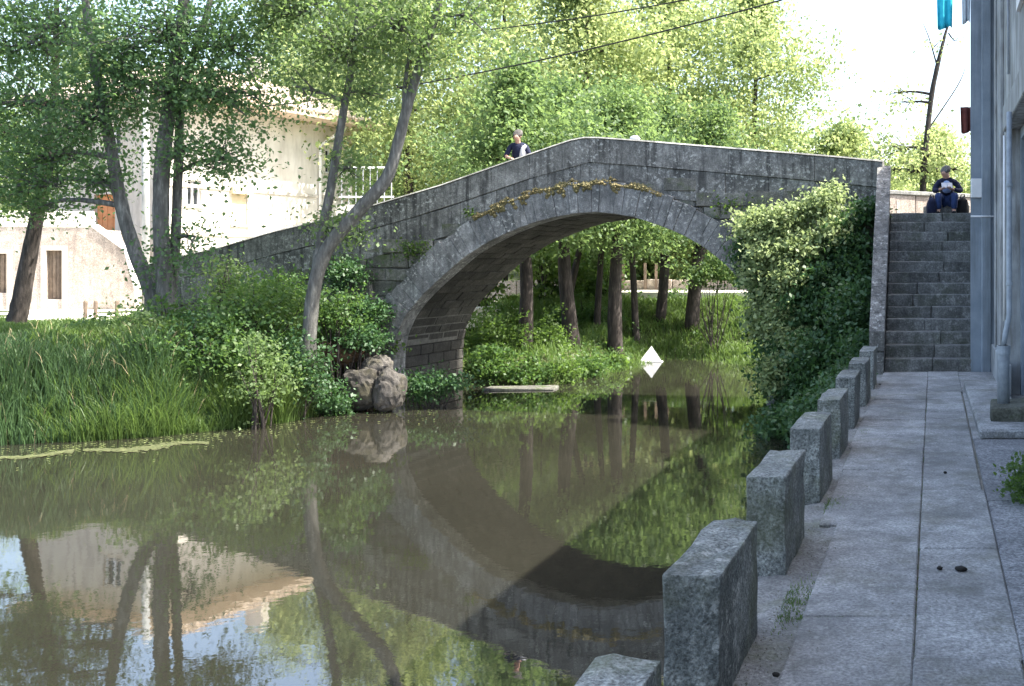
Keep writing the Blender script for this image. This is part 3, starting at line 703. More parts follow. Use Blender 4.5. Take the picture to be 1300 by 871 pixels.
obj('sunlit_wall', holed(0, LA, -.3, HZ, holes, hp), MAT['white_wall'], h2)
fr2 = lambda a, n, z: HC - HN * a + (-HD) * n + Vector((0, 0, z))
wl2 = [(hl(131, 158), hl(153, 196)), (hl(119, 247), hl(146, 292))]
holes2 = [(min(a[0], b_[0]), max(a[0], b_[0]), min(a[1], b_[1]), max(a[1], b_[1])) for a, b_ in wl2]
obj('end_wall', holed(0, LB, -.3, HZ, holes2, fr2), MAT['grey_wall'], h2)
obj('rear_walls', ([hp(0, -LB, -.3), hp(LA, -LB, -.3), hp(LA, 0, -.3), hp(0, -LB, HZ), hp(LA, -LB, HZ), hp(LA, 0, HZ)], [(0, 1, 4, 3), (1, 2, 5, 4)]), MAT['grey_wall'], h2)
def window(fr, h, shutters=False, door=None, parent=h2):
    a0, a1, z0, z1 = h; g = .05
    bx = lambda A0, A1, n0, n1, Z0, Z1: fbox(lambda a, n, z: fr(a, n, z), A0, A1, n0, n1, Z0, Z1)
    if door:
        w_ = obj('door', bx(a0, a1, -.2, -.14, z0, z1), door, parent); n = 4
        for i in range(n): obj('plank', bx(a0 + (a1 - a0) * i / n + .01, a0 + (a1 - a0) * (i + 1) / n - .01, -.14, -.12, z0 + .02, z1 - .02), door, w_)
        return w_
    w_ = obj('window', join(bx(a0, a0 + g, -.2, -.1, z0, z1), bx(a1 - g, a1, -.2, -.1, z0, z1), bx(a0, a1, -.201, -.099, z0, z0 + g), bx(a0, a1, -.201, -.099, z1 - g, z1), bx((a0 + a1) / 2 - .03, (a0 + a1) / 2 + .03, -.199, -.101, z0, z1)), MAT['white'], parent)
    obj('pane', bx(a0, (a0 + a1) / 2, -.17, -.16, z0, z1), MAT['glass'], w_); obj('pane', bx((a0 + a1) / 2, a1, -.17, -.16, z0, z1), MAT['glass'], w_)
    obj('sill', bx(a0 - .08, a1 + .08, -.1, .07, z0 - .07, z0 - .002), MAT['grey_wall'], w_)
    if shutters:
        obj('shutter', bx(a0 + .02, (a0 + a1) / 2 - .01, -.09, -.05, z0, z1), MAT['wood'], w_); obj('shutter', bx((a0 + a1) / 2 + .01, a1 - .02, -.09, -.05, z0, z1), MAT['wood'], w_)
    return w_
BG = plain_mat('beige_blind', (.5, .42, .28), (.6, .52, .36), 5)
w1 = window(hp, holes[0]); a0, a1, z0, z1 = holes[0]
obj('blind', fbox(hp, a0 + .02, a1 - .02, -.09, -.04, z0 + .02, z1 - .02), BG, w1)
obj('blind_box', fbox(hp, a0 - .08, a1 + .1, -.02, .16, z1 - .02, z1 + .22), BG, w1)
window(hp, holes[1]); window(hp, holes[2]); window(fr2, holes2[0]); window(fr2, holes2[1], door=MAT['orange'])
for za in (hq(300, 243)[1], 2.6):
    obj('string_course', bev(fbox(hp, .02, LA, .0, .05, za, za + .12), .008), MAT['grey_wall'], h2)
# roof: hipped slab with deep eaves, tile rows as ridges
ov = 1.35; rz = HZ + .02
rc = [hp(-ov * .6, ov, rz), hp(LA + .4, ov, rz), hp(LA + .4, -LB - .4, rz), hp(-ov * .6, -LB - .4, rz)]
rt_ = [p + Vector((0, 0, .16)) for p in rc]
m1, m2 = hp(LB * .5, -LB / 2, rz + 1.9), hp(LA - LB * .35, -LB / 2, rz + 1.9)
rf = obj('roof', (rc + rt_ + [m1, m2], [(3, 2, 1, 0), (0, 1, 5, 4), (1, 2, 6, 5), (2, 3, 7, 6), (3, 0, 4, 7), (4, 5, 9, 8), (5, 6, 9), (6, 7, 8, 9), (7, 4, 8)]), MAT['tile'], h2)
rows = []
for i in range(46):
    t = (i + .5) / 46; p = rt_[0].lerp(rt_[1], t); top_ = m1.lerp(m2, min(max((t - .25) / .45, 0), 1)); 
    k = 1.0; q_ = p.lerp(top_, .97); rows.append(tube([p + HN * .05 + Vector((0, 0, .02)), q_ + Vector((0, 0, .03))], .055, 6))
o = obj('tile_row', join(*rows), MAT['tile'], rf); o['kind'] = 'stuff'
obj('chimney', box(m2.x - .3, m2.x + .3, m2.y - .3, m2.y + .3, rz + 1.2, rz + 2.7), MAT['white_wall'], rf)
dpx = hq(404, 156)[0]
dp2 = tag(obj('white_downpipe', tube([hp(dpx + .5, .9, 6.95), hp(dpx + .3, .5, 6.6), hp(dpx, .1, 6.2), hp(dpx, .1, 3.5)], .06, 8), MAT['white'], smooth=True), 'white rain pipe bending under the eaves of the cream house', 'pipe')
px_ = (185 - UC) / F * 31.6
tag(obj('grey_pole', tube([(px_, 31.6, .1), (px_, 31.6, 7.2)], .11, 12), MAT['concrete'], smooth=True), 'plain grey upright pole before the corner of the cream house', 'pole')
# terrace building with outside stair, in front of the end wall
TD = Vector((1, .22, 0)).normalized(); TNm = Vector((TD.y, -TD.x, 0)); TO = Vector(((171 - UC) / F * 31, 31, 0))
def tq(u, v):
    k = (u - UC) / F; q = (TO.x - k * TO.y) / (1 - .22 * k); Y = TO.y - .22 * q
    return q * math.sqrt(1 + .22 ** 2), EYE - (v - VH) / F * Y
def tpf(a, n, z): return TO - TD * a + TNm * n + Vector((0, 0, z))
tb = empty('terrace_annex', TO, 'low pinkish stone annex with plank doors and a white rimmed outside stair wall', 'outbuilding')
d1 = (tq(79, 318), tq(59, 380)); d2 = (tq(9, 322), tq(-14, 372))
th = [(a[0], b_[0], b_[1], a[1]) for a, b_ in (d1, d2)]
gy = -.2; tz = tq(118, 289)[1]; ta = tq(118, 289)[0]
fr3 = lambda a, n, z: tpf(a, n, z)
obj('front_wall', holed(ta, 10.5, gy, tz, th, fr3), MAT['old_wall'], tb)
pa = [tq(171, 367), tq(158, 318), tq(118, 289)]
poly = [(pa[0][0], gy), (pa[0][0], pa[0][1]), (pa[1][0], pa[1][1]), (ta, tz), (ta, gy)]
V = [tpf(a, 0, z) for a, z in poly] + [tpf(a, -.4, z) for a, z in poly]; n = 5
obj('stair_side_wall', (V, [tuple(range(5)), tuple(range(9, 4, -1))] + [(k, (k + 1) % 5, 5 + (k + 1) % 5, 5 + k) for k in range(5)]), MAT['old_wall'], tb)
obj('terrace_mass', join(fbox(tpf, ta + .02, 10.5, -.45, -3.0, gy, tz - .03), fbox(tpf, ta, 10.5, -.23, -.45, tz - .3, tz - .03)), MAT['old_wall'], tb)
cz = [tpf(a, .03, z) for a, z in pa] 
V = []
for (a, z) in pa: V += [tpf(a, .04, z), tpf(a, -.44, z), tpf(a, -.44, z + .1), tpf(a, .04, z + .1)]
obj('stair_coping', (V, [(i * 4 + k, i * 4 + (k + 1) % 4, i * 4 + 4 + (k + 1) % 4, i * 4 + 4 + k) for i in range(2) for k in range(4)] + [(0, 1, 2, 3), (11, 10, 9, 8)]), MAT['white'], tb)
obj('terrace_rail_wall', bev(fbox(tpf, ta, 10.5, .02, -.2, tz, tq(60, 268)[1]), .02), MAT['white_wall'], tb)
for i in range(6):
    a = ta - (ta - pa[1][0]) * i / 6; obj('step', fbox(tpf, a - (ta - pa[1][0]) / 6, a, -.45, -1.6, gy, tz - .16 * i - .1), MAT['old_wall'], tb)
for h in th: window(fr3, h, door=MAT['wood'], parent=tb)
for h in th: obj('door_surround', join(fbox(tpf, h[0] - .14, h[0], .03, -.1, gy, h[3] + .14), fbox(tpf, h[1], h[1] + .14, .03, -.1, gy, h[3] + .14), fbox(tpf, h[0], h[1], .032, -.1, h[3], h[3] + .142)), MAT['grey_wall'], tb)
yx = [(-32, 23.2), (-12.2, 24.6), (-12.3, 27), (-9, 30), (-6, 44), (-32, 44)]
NY = len(yx)
tag(obj('yard', ([(x, y, .28) for x, y in yx] + [(x, y, -.3) for x, y in yx], [tuple(range(NY))] + [(k, NY + k, NY + (k + 1) % NY, (k + 1) % NY) for k in range(NY)]), MAT['yard']), kind='structure')
for i, (u, l_) in enumerate([(108, 'leftmost short rusty post at the yard edge'), (121, 'middle short rusty post at the yard edge'), (148, 'rightmost short rusty post below the annex stair')]):
    x = (u - UC) / F * 25.6
    tag(obj('fence_post', tube([(x, 25.6, .1), (x + .01, 25.6, .68), (x + .01, 25.6, .72)], [.05, .045, .03], 8), MAT['wood']), l_, 'post', 'short posts at the yard edge')
# balcony railing right of the cream house
rl = empty('white_railing', P(460, 262, 36), 'white balcony style railing behind the forked tree', 'railing')
for u in range(434, 500, 9): obj('baluster', tube([P(u, 262, 36), P(u, 214, 36)], .018, 6), MAT['cloth_grey'], rl)
obj('rail', tube([P(430, 213, 36), P(500, 213, 36)], .035, 6), MAT['white'], rl); obj('lower_rail', tube([P(430, 250, 36), P(500, 250, 36)], .03, 6), MAT['white'], rl)
obj('base_wall', hexa([P(428, 262, 36.1), P(530, 262, 36.1), P(530, 262, 36.6), P(428, 262, 36.6), P(428, 262, 36.1), P(530, 262, 36.1), P(530, 262, 36.6), P(428, 262, 36.6)]) if False else box(P(428, 0, 36).x, P(535, 0, 36).x, 35.9, 36.3, -.2, P(0, 260, 36).z), MAT['white_wall'], rl)

# ------------------------------------------------------------ trees
def branch_to(p, q, r0, r1=.012, n=5, sag=.12):
    p, q = Vector(p), Vector(q); L = (q - p).length; pts = []
    perp = Vector((random.gauss(0, 1), random.gauss(0, 1), random.gauss(0, .4))) * L * .05
    for i in range(n + 1):
        t = i / n; pts.append(p.lerp(q, t) + perp * math.sin(t * math.pi) + Vector((0, 0, sag * L * math.sin(t * math.pi) * .5)))
    return tube(pts, [r0 + (r1 - r0) * (i / n) for i in range(n + 1)], 5, .05)
def tree(name, label, base, limbs, blobs, leafsize, mat, barkm, per=26, cs=.28, group=None, cat_='tree', dens=1.0, twigs=True, crownname='crown', limbk=.8):
    """limbs: list of (points, radii); blobs: list of (centre, radii, clusters)"""
    e = empty(name, base, label, cat_, group)
    parts = []; allp = []
    for pts, r in limbs:
        r = [x * limbk for x in r]
        q = crom(pts, 5); rr = [interp(i / (len(q) - 1), np.linspace(0, 1, len(r)), r) for i in range(len(q))]
        parts.append(tube(q, rr, 12, .06)); allp += [(a, b2) for a, b2 in zip(q, rr)]
    P_ = []
    for cen, rad, ncl in blobs:
        pts, cc = blob_pts(cen, rad, max(3, int(ncl * dens)), per, cs); P_.append(pts)
        a, ra = min(allp, key=lambda t: (t[0] - Vector(cen)).length + max(0, t[0].z - cen[2]) * 2)
        parts.append(branch_to(a, Vector(cen), min(ra * .6, .07), .02))
        if twigs:
            for k in range(0, len(cc), 3): parts.append(branch_to(Vector(cen).lerp(a, random.uniform(0, .5)), Vector(cc[k]), .018, .005, 3))
    obj('trunk', join(*parts), barkm, e, True)
    leaf_mesh(crownname, np.concatenate(P_), leafsize, mat, e)
    return e
def PP(u, v, Y): p = P(u, v, Y); return (p.x, p.y, p.z)
m1px = 1 / F
# T1: twin alder at the left
Y = 20.5; k = Y / F
blT1 = [((205, 40), (2.0, 1.4, 1.1), 150), ((265, 120), (.95, .9, .9), 100), ((235, 195), (.55, .6, .5), 30), ((290, 200), (.6, .7, .6), 46), ((300, 60), (1.1, 1.1, .9), 100), ((215, 120), (.9, .8, .8), 60), ((150, 100), (1.0, 1, 1), 100), ((240, -80), (2.2, 1.8, 1.3), 160), ((230, -220), (2.3, 2.2, 1.4), 150), ((210, 330), (.3, .3, .55), 20), ((248, 300), (.3, .4, .6), 16), ((335, 120), (.5, .5, .8), 24)]
tree('alder_tree', 'dark double trunked alder rising right of centre in the left bank group', PP(214, 405, Y),
     [([PP(216, 410, Y), PP(212, 380, Y), PP(205, 300, Y), PP(206, 210, Y), PP(218, 110, Y), PP(232, 20, Y), PP(240, -120, Y), PP(240, -260, Y)], [.27, .22, .19, .18, .16, .14, .09, .03]),
      ([PP(214, 390, Y + .15), PP(222, 320, Y + .25), PP(226, 220, Y + .3), PP(232, 120, Y + .3), PP(262, 20, Y + .4), PP(290, -90, Y + .5)], [.15, .12, .11, .1, .08, .03])],
     [(PP(c[0], c[1], Y + random.uniform(-.6, .6)), r, n) for c, r, n in blT1], .085, MAT['leaf_near'], MAT['bark'])
Y = 20.7
blT2 = [((60, 40), (1.3, 1.2, 1.0), 120), ((110, 150), (1.1, 1, .9), 110), ((60, 200), (1.0, 1, .7), 84), ((20, 130), (1.2, 1, 1.0), 100), ((130, 230), (.7, .7, .5), 40), ((100, -100), (1.9, 1.8, 1.4), 120), ((10, 60), (1, 1, 1), 60), ((20, 235), (.9, .8, .5), 54), ((175, 60), (.8, .8, .8), 50), ((55, 262), (.8, .6, .28), 24)]
tree('alder_tree', 'alder leaning left from the foot of the double trunked one', PP(200, 392, Y),
     [([PP(203, 400, Y), PP(190, 365, Y), PP(168, 310, Y), PP(152, 250, Y), PP(143, 200, Y), PP(128, 120, Y), PP(113, 40, Y), PP(100, -90, Y), PP(95, -180, Y)], [.22, .19, .165, .15, .14, .12, .1, .06, .03])],
     [(PP(c[0], c[1], Y + random.uniform(-.6, .6)), r, n) for c, r, n in blT2], .085, MAT['leaf_near'], MAT['bark'])
Y = 22.6
tree('alder_tree', 'leftmost alder with its trunk in front of the annex doors', PP(22, 408, Y),
     [([PP(20, 412, Y), PP(27, 380, Y), PP(38, 320, Y), PP(48, 270, Y), PP(62, 200, Y), PP(70, 100, Y), PP(72, -40, Y)], [.26, .22, .19, .17, .14, .1, .03])],
     [(PP(c[0], c[1], Y + random.uniform(-.6, .9)), r, n) for c, r, n in [((-20, 170), (1.1, 1, 1.2), 90), ((30, 215), (1.0, .8, .7), 60), ((-60, 60), (1.8, 1.6, 1.5), 120), ((60, -30), (1.8, 1.6, 1.5), 100), ((-10, 255), (.8, .7, .4), 30)]], .085, MAT['leaf_mid'], MAT['bark_dark'])
Y = 20.2
blT5 = [((430, 60), (1.1, 1.0, .9), 110), ((500, 30), (1.1, 1, .8), 90), ((400, -30), (1.8, 1.4, 1.2), 130), ((540, 60), (.6, .6, .8), 40), ((560, -60), (1.6, 1.4, 1.2), 110), ((445, 215), (.35, .3, .55), 30), ((470, 120), (.6, .5, .6), 24), ((375, 110), (.6, .6, .6), 24), ((350, 20), (1, 1, .8), 70), ((480, -180), (2, 1.8, 1.2), 110), ((600, 20), (.7, .6, .6), 30), ((425, 290), (.3, .2, .4), 22)]
tree('alder_tree', 'forked pale barked alder leaning right in front of the bridge ramp', PP(392, 455, Y),
     [([PP(390, 470, Y), PP(393, 420, Y), PP(400, 360, Y), PP(416, 315, Y), PP(455, 268, Y), PP(490, 228, Y), PP(503, 190, Y), PP(520, 125, Y), PP(540, 60, Y), PP(558, 0, Y), PP(570, -100, Y)], [.22, .17, .165, .17, .165, .15, .13, .12, .1, .08, .03]),
      ([PP(402, 350, Y), PP(406, 310, Y + .1), PP(418, 250, Y + .15), PP(428, 190, Y + .1), PP(438, 130, Y), PP(450, 60, Y), PP(455, -40, Y)], [.13, .12, .11, .1, .09, .06, .02]),
      ([PP(512, 160, Y), PP(514, 110, Y), PP(522, 50, Y)], [.06, .05, .03])],
     [(PP(c[0], c[1], Y + random.uniform(-.5, .5)), r, n) for c, r, n in blT5], .085, MAT['leaf_pale'], MAT['bark'])

# trees beyond the bridge
def far_tree(name, label, u, Y, hgt, rad, tw=.22, mat='leaf_far', size=.17, lean=0, n=1.0, low=.25, barkm='bark_dark', group='trees beyond the bridge', per=26):
    x = (u - UC) / F * Y; zb = float(gz(x, Y)) - .1
    base = Vector((x, Y, zb)); tp_ = base + Vector((lean, 0, hgt * .82))
    limbs = [([base, base.lerp(tp_, .35) + Vector((random.uniform(-.15, .15), 0, 0)), base.lerp(tp_, .7), tp_], [tw * 1.25, tw, tw * .7, .05])]
    bl = []
    nb = 9
    for i in range(nb):
        t = low + (1 - low) * (i + .5) / nb; w_ = math.sin(min(1, (t - low) / (1 - low) * 1.02 + .12) * math.pi) ** .6
        a = i * 2.4 + random.uniform(-.4, .4); r = rad * w_ * .55
        bl.append(((x + lean * t + math.cos(a) * r, Y + math.sin(a) * r, zb + hgt * t), (rad * .6 * w_ + .5, rad * .6 * w_ + .5, hgt / nb * 1.15), int(88 * n)))
    return tree(name, label, base, limbs, bl, size, MAT[mat], MAT[barkm], per=per, cs=rad * .13, group=group, twigs=False)
far_tree('poplar_tree', 'tall yellow green tree above the left ramp of the bridge', 520, 42, 15, 4.2, n=1.5)
far_tree('poplar_tree', 'bright yellow green tree directly behind the standing man', 640, 46, 17, 4.6, n=1.6)
far_tree('poplar_tree', 'bright broad tree behind the left of the bridge crown', 745, 40, 14, 4.2, n=1.6)
far_tree('poplar_tree', 'bright yellow green tree behind the right of the bridge crown', 850, 44, 15.5, 4.4, n=1.6)
far_tree('poplar_tree', 'rightmost big yellow green tree, its edge fading into white sky', 950, 47, 14.5, 4.0, n=1.5, lean=.4)
far_tree('poplar_tree', 'tree filling the gap behind the railing left of the bridge', 455, 50, 15, 4, n=1.2)
far_tree('poplar_tree', 'far pale tree showing over the cream house roof', 370, 56, 16, 5, n=1.2)
far_tree('poplar_tree', 'far pale tree behind the house at the left edge', 120, 60, 15, 5.5, n=1.2)
# near the arch: trunks seen through it
def arch_tree(label, u, v, Y, hgt, tw, lean, rad=2.2, low=.47, n=1.0, mat='leaf_arch'):
    hgt *= .82
    return far_tree('riverside_tree', label, u, Y, hgt, rad, tw, mat, .12, lean, n, low, group='trees seen through the arch')
arch_tree('straight reddish trunk nearest the left side of the arch opening', 666, 480, 27.5, 9, .21, -.2)
arch_tree('dark leaning trunk second from the left under the arch', 728, 480, 29.5, 9, .24, -.5)
arch_tree('thick dark trunk in the middle of the arch opening', 781, 470, 31, 9.5, .25, .2)
arch_tree('trunk right of the middle under the arch, above the white float', 838, 460, 35, 9, .2, .3, n=.6, low=.4)
arch_tree('slanting trunk at the right of the arch opening by the sunny bank', 878, 455, 34.5, 9, .26, .9, n=.5, low=.45)
arch_tree('slender upright dark trunk between the middle trunk and the white float', 808, 462, 33.5, 9, .13, -.3, n=.5)
arch_tree('slender dark trunk close left of the thick middle one', 757, 470, 33, 9, .12, .4, n=.5)
arch_tree('slim trunk leaning left between the two dark ones under the arch', 715, 470, 32.5, 8.5, .13, 1.2)
def hedge(label, u, Y, hgt, rad, n, mat, size):
    x = (u - UC) / F * Y; zb = float(gz(x, Y)); e = empty('tall_shrub', (x, Y, zb), label, 'shrub', 'tall shrubs beyond the arch')
    P_, st = [], []
    for i in range(5):
        c_ = (x + random.uniform(-.5, .5) * rad, Y + random.uniform(-.5, .5), zb + hgt * (.15 + .17 * i)); q, cc = blob_pts(c_, (rad * .75, rad * .6, hgt * .16), n, 26, .22); P_.append(q)
        st += [branch_to(Vector((x, Y, zb - .1)), Vector(k_), .04, .01, 3) for k_ in cc[::12]]
    leaf_mesh('foliage', np.concatenate(P_), size, MAT[mat], e); obj('stems', join(*st), MAT['bark_dark'], e)
for i, (u, Y, h_, r_, n_, m_, lab) in enumerate([(600, 33, 3.4, 1.3, 30, 'leaf_mid', 'tall shrub at the left edge of the arch opening'), (690, 36, 3.6, 1.6, 40, 'leaf_mid', 'tall dark shrub behind the two left trunks under the arch'), (765, 37, 2.2, 1.5, 36, 'shrub', 'shrub behind the thick middle trunk under the arch'),
        (830, 43, 5.2, 2.2, 52, 'leaf_far', 'tall bright shrub behind the white float'), (700, 44, 5.5, 2.4, 56, 'leaf_far', 'tall bright shrub deep behind the middle of the arch'), (760, 48, 6, 2.4, 50, 'leaf_far', 'tall pale shrub seen deep between the middle trunks'), (895, 45, 4.2, 2.0, 36, 'leaf_far', 'tall bright shrub deep at the right of the arch'), (615, 46, 5.5, 2.2, 44, 'leaf_mid', 'tall shrub deep at the left of the arch'), (960, 42, 4.5, 2.0, 40, 'leaf_mid', 'tall shrub deep behind the ivy side of the arch')]):
    hedge(lab, u, Y, h_, r_, n_, m_, .15 if Y < 40 else .2)
# faint trees right of the bridge end, above the stairs
Y = 30
tree('thin_tree', 'thin nearly bare tree standing in the white sky above the stairs', PP(1172, 250, Y),
     [([(PP(1170, 0, Y)[0], Y, 1.0), PP(1172, 235, Y), PP(1176, 180, Y), PP(1183, 120, Y), PP(1191, 80, Y), PP(1201, 40, Y), PP(1206, 30, Y)], [.14, .12, .1, .095, .085, .05, .02]),
      ([PP(1204, 42, Y), PP(1212, 52, Y), PP(1216, 48, Y)], [.03, .02, .01]), ([PP(1190, 85, Y), PP(1180, 50, Y), PP(1172, 30, Y)], [.035, .02, .01]), ([PP(1178, 165, Y), PP(1215, 110, Y), PP(1226, 85, Y)], [.03, .02, .01])],
     [(PP(1150, 130, Y), (.9, .8, .35), 14), (PP(1135, 118, Y), (.6, .8, .35), 8), (PP(1195, 195, Y), (.9, .9, .5), 50), (PP(1160, 215, Y), (1.0, .9, .4), 40), (PP(1215, 215, Y), (.6, .8, .5), 30), (PP(1185, 60, Y), (.7, .5, .4), 5), (PP(1135, 190, Y), (1.1, .8, .6), 40), (PP(1110, 215, Y), (.9, .8, .4), 30)], .11, MAT['leaf_far'], MAT['bark_dark'], per=12)
far_tree('round_tree', 'pale sunlit bush tree low behind the right end of the parapet', 1075, 42, 7.0, 3.0, n=.9)
far_tree('round_tree', 'pale sunlit low tree between parapet end and the house', 1190, 46, 7.2, 3.2, n=.9)
# distant ring of trees sharing meshes
src = far_tree('distant_tree', 'hazy far tree on the rise, left of the rest', -100, 70, 15, 6.5, .3, 'leaf_mid', .3, 0, 1.0, .08, group='distant trees')
cp = [(-330, 75, 'distant tree beyond the left edge of the yard'), (420, 78, 'distant tree behind the cream house gable'), (600, 72, 'distant tree low behind the bridge ramp'), (700, 82, 'distant tree low behind the bridge crown'), (800, 70, 'distant tree seen deep through the arch'), (880, 76, 'distant tree deep through the right of the arch'), (250, 80, 'distant tree hidden mostly by the cream house'), (980, 90, 'distant small tree at the right end of the wood'), (-620, 70, 'distant tree far outside to the left')]
for u, Y, lab in cp:
    c_ = src.copy(); COL.objects.link(c_); x = (u - UC) / F * Y; c_.location = (x, Y, float(gz(x, Y))); c_['label'] = lab; s_ = random.uniform(.8, 1.0) * (.72 if u > 960 else 1)
    c_.scale = (s_, s_, s_); c_.rotation_euler.z = random.uniform(0, 6)
    for ch in list(src.children): d_ = ch.copy(); COL.objects.link(d_); d_.parent = c_; d_.matrix_parent_inverse = ch.matrix_parent_inverse

# ------------------------------------------------------------ shrubs, grass, ivy
def shrub(label, u, v, Y, rad, n, mat='shrub', size=.075, name='shrub', group='shrubs on the banks', per=30, cs=.15, stems=True, z=None):
    c_ = P(u, v, Y); base = Vector((c_.x, c_.y, float(gz(c_.x, c_.y))))
    e = empty(name, base, label, 'shrub', group)
    pts, cc = blob_pts(c_, rad, n, per, cs, .4); leaf_mesh('foliage', pts, size, MAT[mat], e)
    obj('stems', join(*[branch_to(base + Vector((random.gauss(0, .08), random.gauss(0, .08), -.1)), Vector(q), .02, .006, 3) for q in cc[::max(1, len(cc) // 14)]]), MAT['bark_dark'], e)
    return e
shrub('loose pale green weedy shrub on the crest left of the forked alder', 335, 385, 20.6, (.8, .6, .5), 60, 'leaf_mid', cs=.2)
shrub('thin tall weeds shrub leaning over the reeds', 175, 430, 19.2, (.4, .4, .7), 44, 'leaf_pale', cs=.2)
shrub('pale loose shrub in the sun over the water', 330, 470, 18.9, (.5, .4, .75), 50, 'leaf_pale', cs=.18)
shrub('dark leafy hollow shrub below the twin alders', 235, 440, 19.4, (.55, .5, .5), 60, 'ivy', cs=.18)
shrub('pale sapling like shrub against the ramp wall', 290, 360, 21.6, (.5, .35, .5), 40, 'leaf_pale', cs=.2)
shrub('leafy shrub hiding the foot of the twin alders', 205, 415, 19.9, (.7, .6, .6), 80)
shrub('broad bright shrub between the twin alders and the forked alder', 300, 410, 20.2, (1.1, .7, .65), 100, cs=.24)
shrub('shrub on the waterside right of the reeds', 205, 455, 19.0, (.6, .5, .5), 70)
shrub('dense shrub over the water, centre of the left bank', 285, 445, 19.4, (.85, .5, .5), 80, cs=.22)
shrub('dark shrub around the foot of the forked alder', 375, 470, 20.0, (.6, .45, .75), 110, 'ivy')
shrub('shrub under the bridge ramp wall behind the forked alder', 350, 375, 21.5, (.9, .5, .5), 110)
shrub('small shrub right of the forked alder against the masonry', 430, 395, 21.2, (.45, .35, .4), 50)
shrub('low dark bush between the forked alder and the rock', 415, 505, 20.6, (.4, .35, .4), 56, 'ivy')
shrub('low shrub at the shadowed foot of the arch springing', 545, 488, 21.6, (.75, .35, .3), 80, 'ivy')
shrub('dark creeper clump above the brown earth patch', 455, 430, 21.4, (.7, .25, .2), 60, 'ivy')
shrub('shrub at the yard edge behind the reeds', 130, 425, 20.5, (.7, .6, .35), 70)
shrub('round sunlit bush under the arch beside the reddish trunk', 625, 445, 27, (1.15, .9, 1.0), 190, 'leaf_mid', .09)
shrub('bush right of the reddish trunk under the arch', 695, 440, 28.2, (.7, .7, .9), 110, 'leaf_mid', .09)
shrub('dark waterside bush between the middle trunks under the arch', 755, 452, 31, (.9, .6, .6), 70, 'shrub', .1)
shrub('green bush behind the white float under the arch', 815, 430, 35, (1.3, .8, .7), 110, 'shrub', .11)
shrub('low bush on the sunny bank at the right under the arch', 890, 432, 34.5, (1.3, .8, .45), 100, 'shrub', .11)
shrub('hanging bush at the upper left through the arch', 640, 405, 29.5, (.6, .6, .6), 60, 'leaf_mid', .1)
shrub('dark bush over the pale ledge under the arch', 655, 470, 27.2, (.95, .5, .45), 110, 'shrub', .09)
shrub('bush at the far left foot of the arch', 600, 470, 26.3, (.6, .5, .5), 80, 'leaf_mid', .09)
shrub('dark bush between reddish trunk and the middle trunk under the arch', 725, 462, 29.3, (.8, .5, .55), 90, 'shrub', .1)
shrub('low dark bush left of the white float', 780, 450, 32.5, (.6, .4, .4), 60, 'shrub', .1)
shrub('bush on the rising ground behind the middle trunks under the arch', 740, 410, 33.5, (1.5, .7, .7), 120, 'shrub', .11)
shrub('ivy clump against the ramp masonry above the boulder', 470, 400, 22.0, (.5, .15, .35), 60, 'ivy')
shrub('ivy clump on the arch spandrel beside the forked alder', 440, 350, 22.2, (.4, .12, .4), 44, 'ivy')
for lab_, u_, v_, Y_, r_, n_, m_ in [('round dark bush overhanging the water left of the reddish trunk', 625, 466, 25.9, (.62, .45, .5), 90, 'shrub'), ('dark bush at the foot of the reddish trunk over the water', 672, 472, 26.0, (.55, .45, .42), 80, 'shrub'), ('dark overhanging bush right of the pale ledge', 712, 474, 26.3, (.5, .4, .38), 60, 'leaf_mid'),
        ('waterside bush at the foot of the leaning dark trunk', 748, 470, 27.6, (.55, .4, .36), 60, 'shrub'), ('waterside bush at the foot of the thick middle trunk', 780, 463, 29.5, (.4, .4, .28), 40, 'leaf_mid')]:
    shrub(lab_, u_, v_, Y_, r_, n_, m_, .09)
for lab_, u_, v_, Y_, r_, n_, m_ in [('foliage spray hanging low at the right of the arch opening', 905, 345, 33, (1.1, .7, .5), 70, 'leaf_arch'), ('bush before the garden wall at the right of the arch', 930, 395, 37, (1.2, .7, .5), 60, 'leaf_mid'), ('bush before the garden wall behind the slanting trunk', 850, 390, 37.5, (1.3, .7, .7), 80, 'shrub')]:
    shrub(lab_, u_, v_, Y_, r_, n_, m_, .12)
# reeds and grasses
def scatter(n, uv0, uv1, vr, zoff=0, cond=None):
    out = []
    while len(out) < n:
        u = random.uniform(uv0, uv1); Y = random.uniform(*vr); x = (u - UC) / F * Y; sd_ = float(river_sd(x, Y))
        if cond and not cond(sd_, x, Y): continue
        out.append((x, Y, float(gz(x, Y)) + zoff))
    return out
def scat(n, x0, x1, y0, y1, d0, d1):
    X = RNG.uniform(x0, x1, n); Yv = RNG.uniform(y0, y1, n); d_ = river_sd(X, Yv); k_ = (d_ > d0) & (d_ < d1); X, Yv = X[k_], Yv[k_]
    return np.stack([X, Yv, gz(X, Yv) - .03], 1)
o = blades('reeds', scat(40000, -17, -9.3, 16.3, 20.5, -.12, 1.3), 1.1, .022, MAT['reed'], lean=.22, zmax=.5); tag(o, 'tall dark green reeds along the left bank at the water', 'reeds', kind='stuff')
o = blades('wild_grass', np.concatenate([scat(9000, -12.2, -7, 17.8, 20.4, -.15, 1.4), scat(30000, -12.4, -7.2, 17.4, 20.4, -.25, .25)]), 1.0, .018, MAT['grass'], lean=.4, zmax=-.05); tag(o, 'tall arching wild grass mixed into the waterside shrubs', 'grass', kind='stuff')
o = blades('bank_grass', scat(34000, -13, -6, 17.5, 24, -.05, 3.2), .5, .02, MAT['grass'], lean=.5, zmax=.62); tag(o, 'grass growing through the shrubs on the left bank', 'grass', kind='stuff')
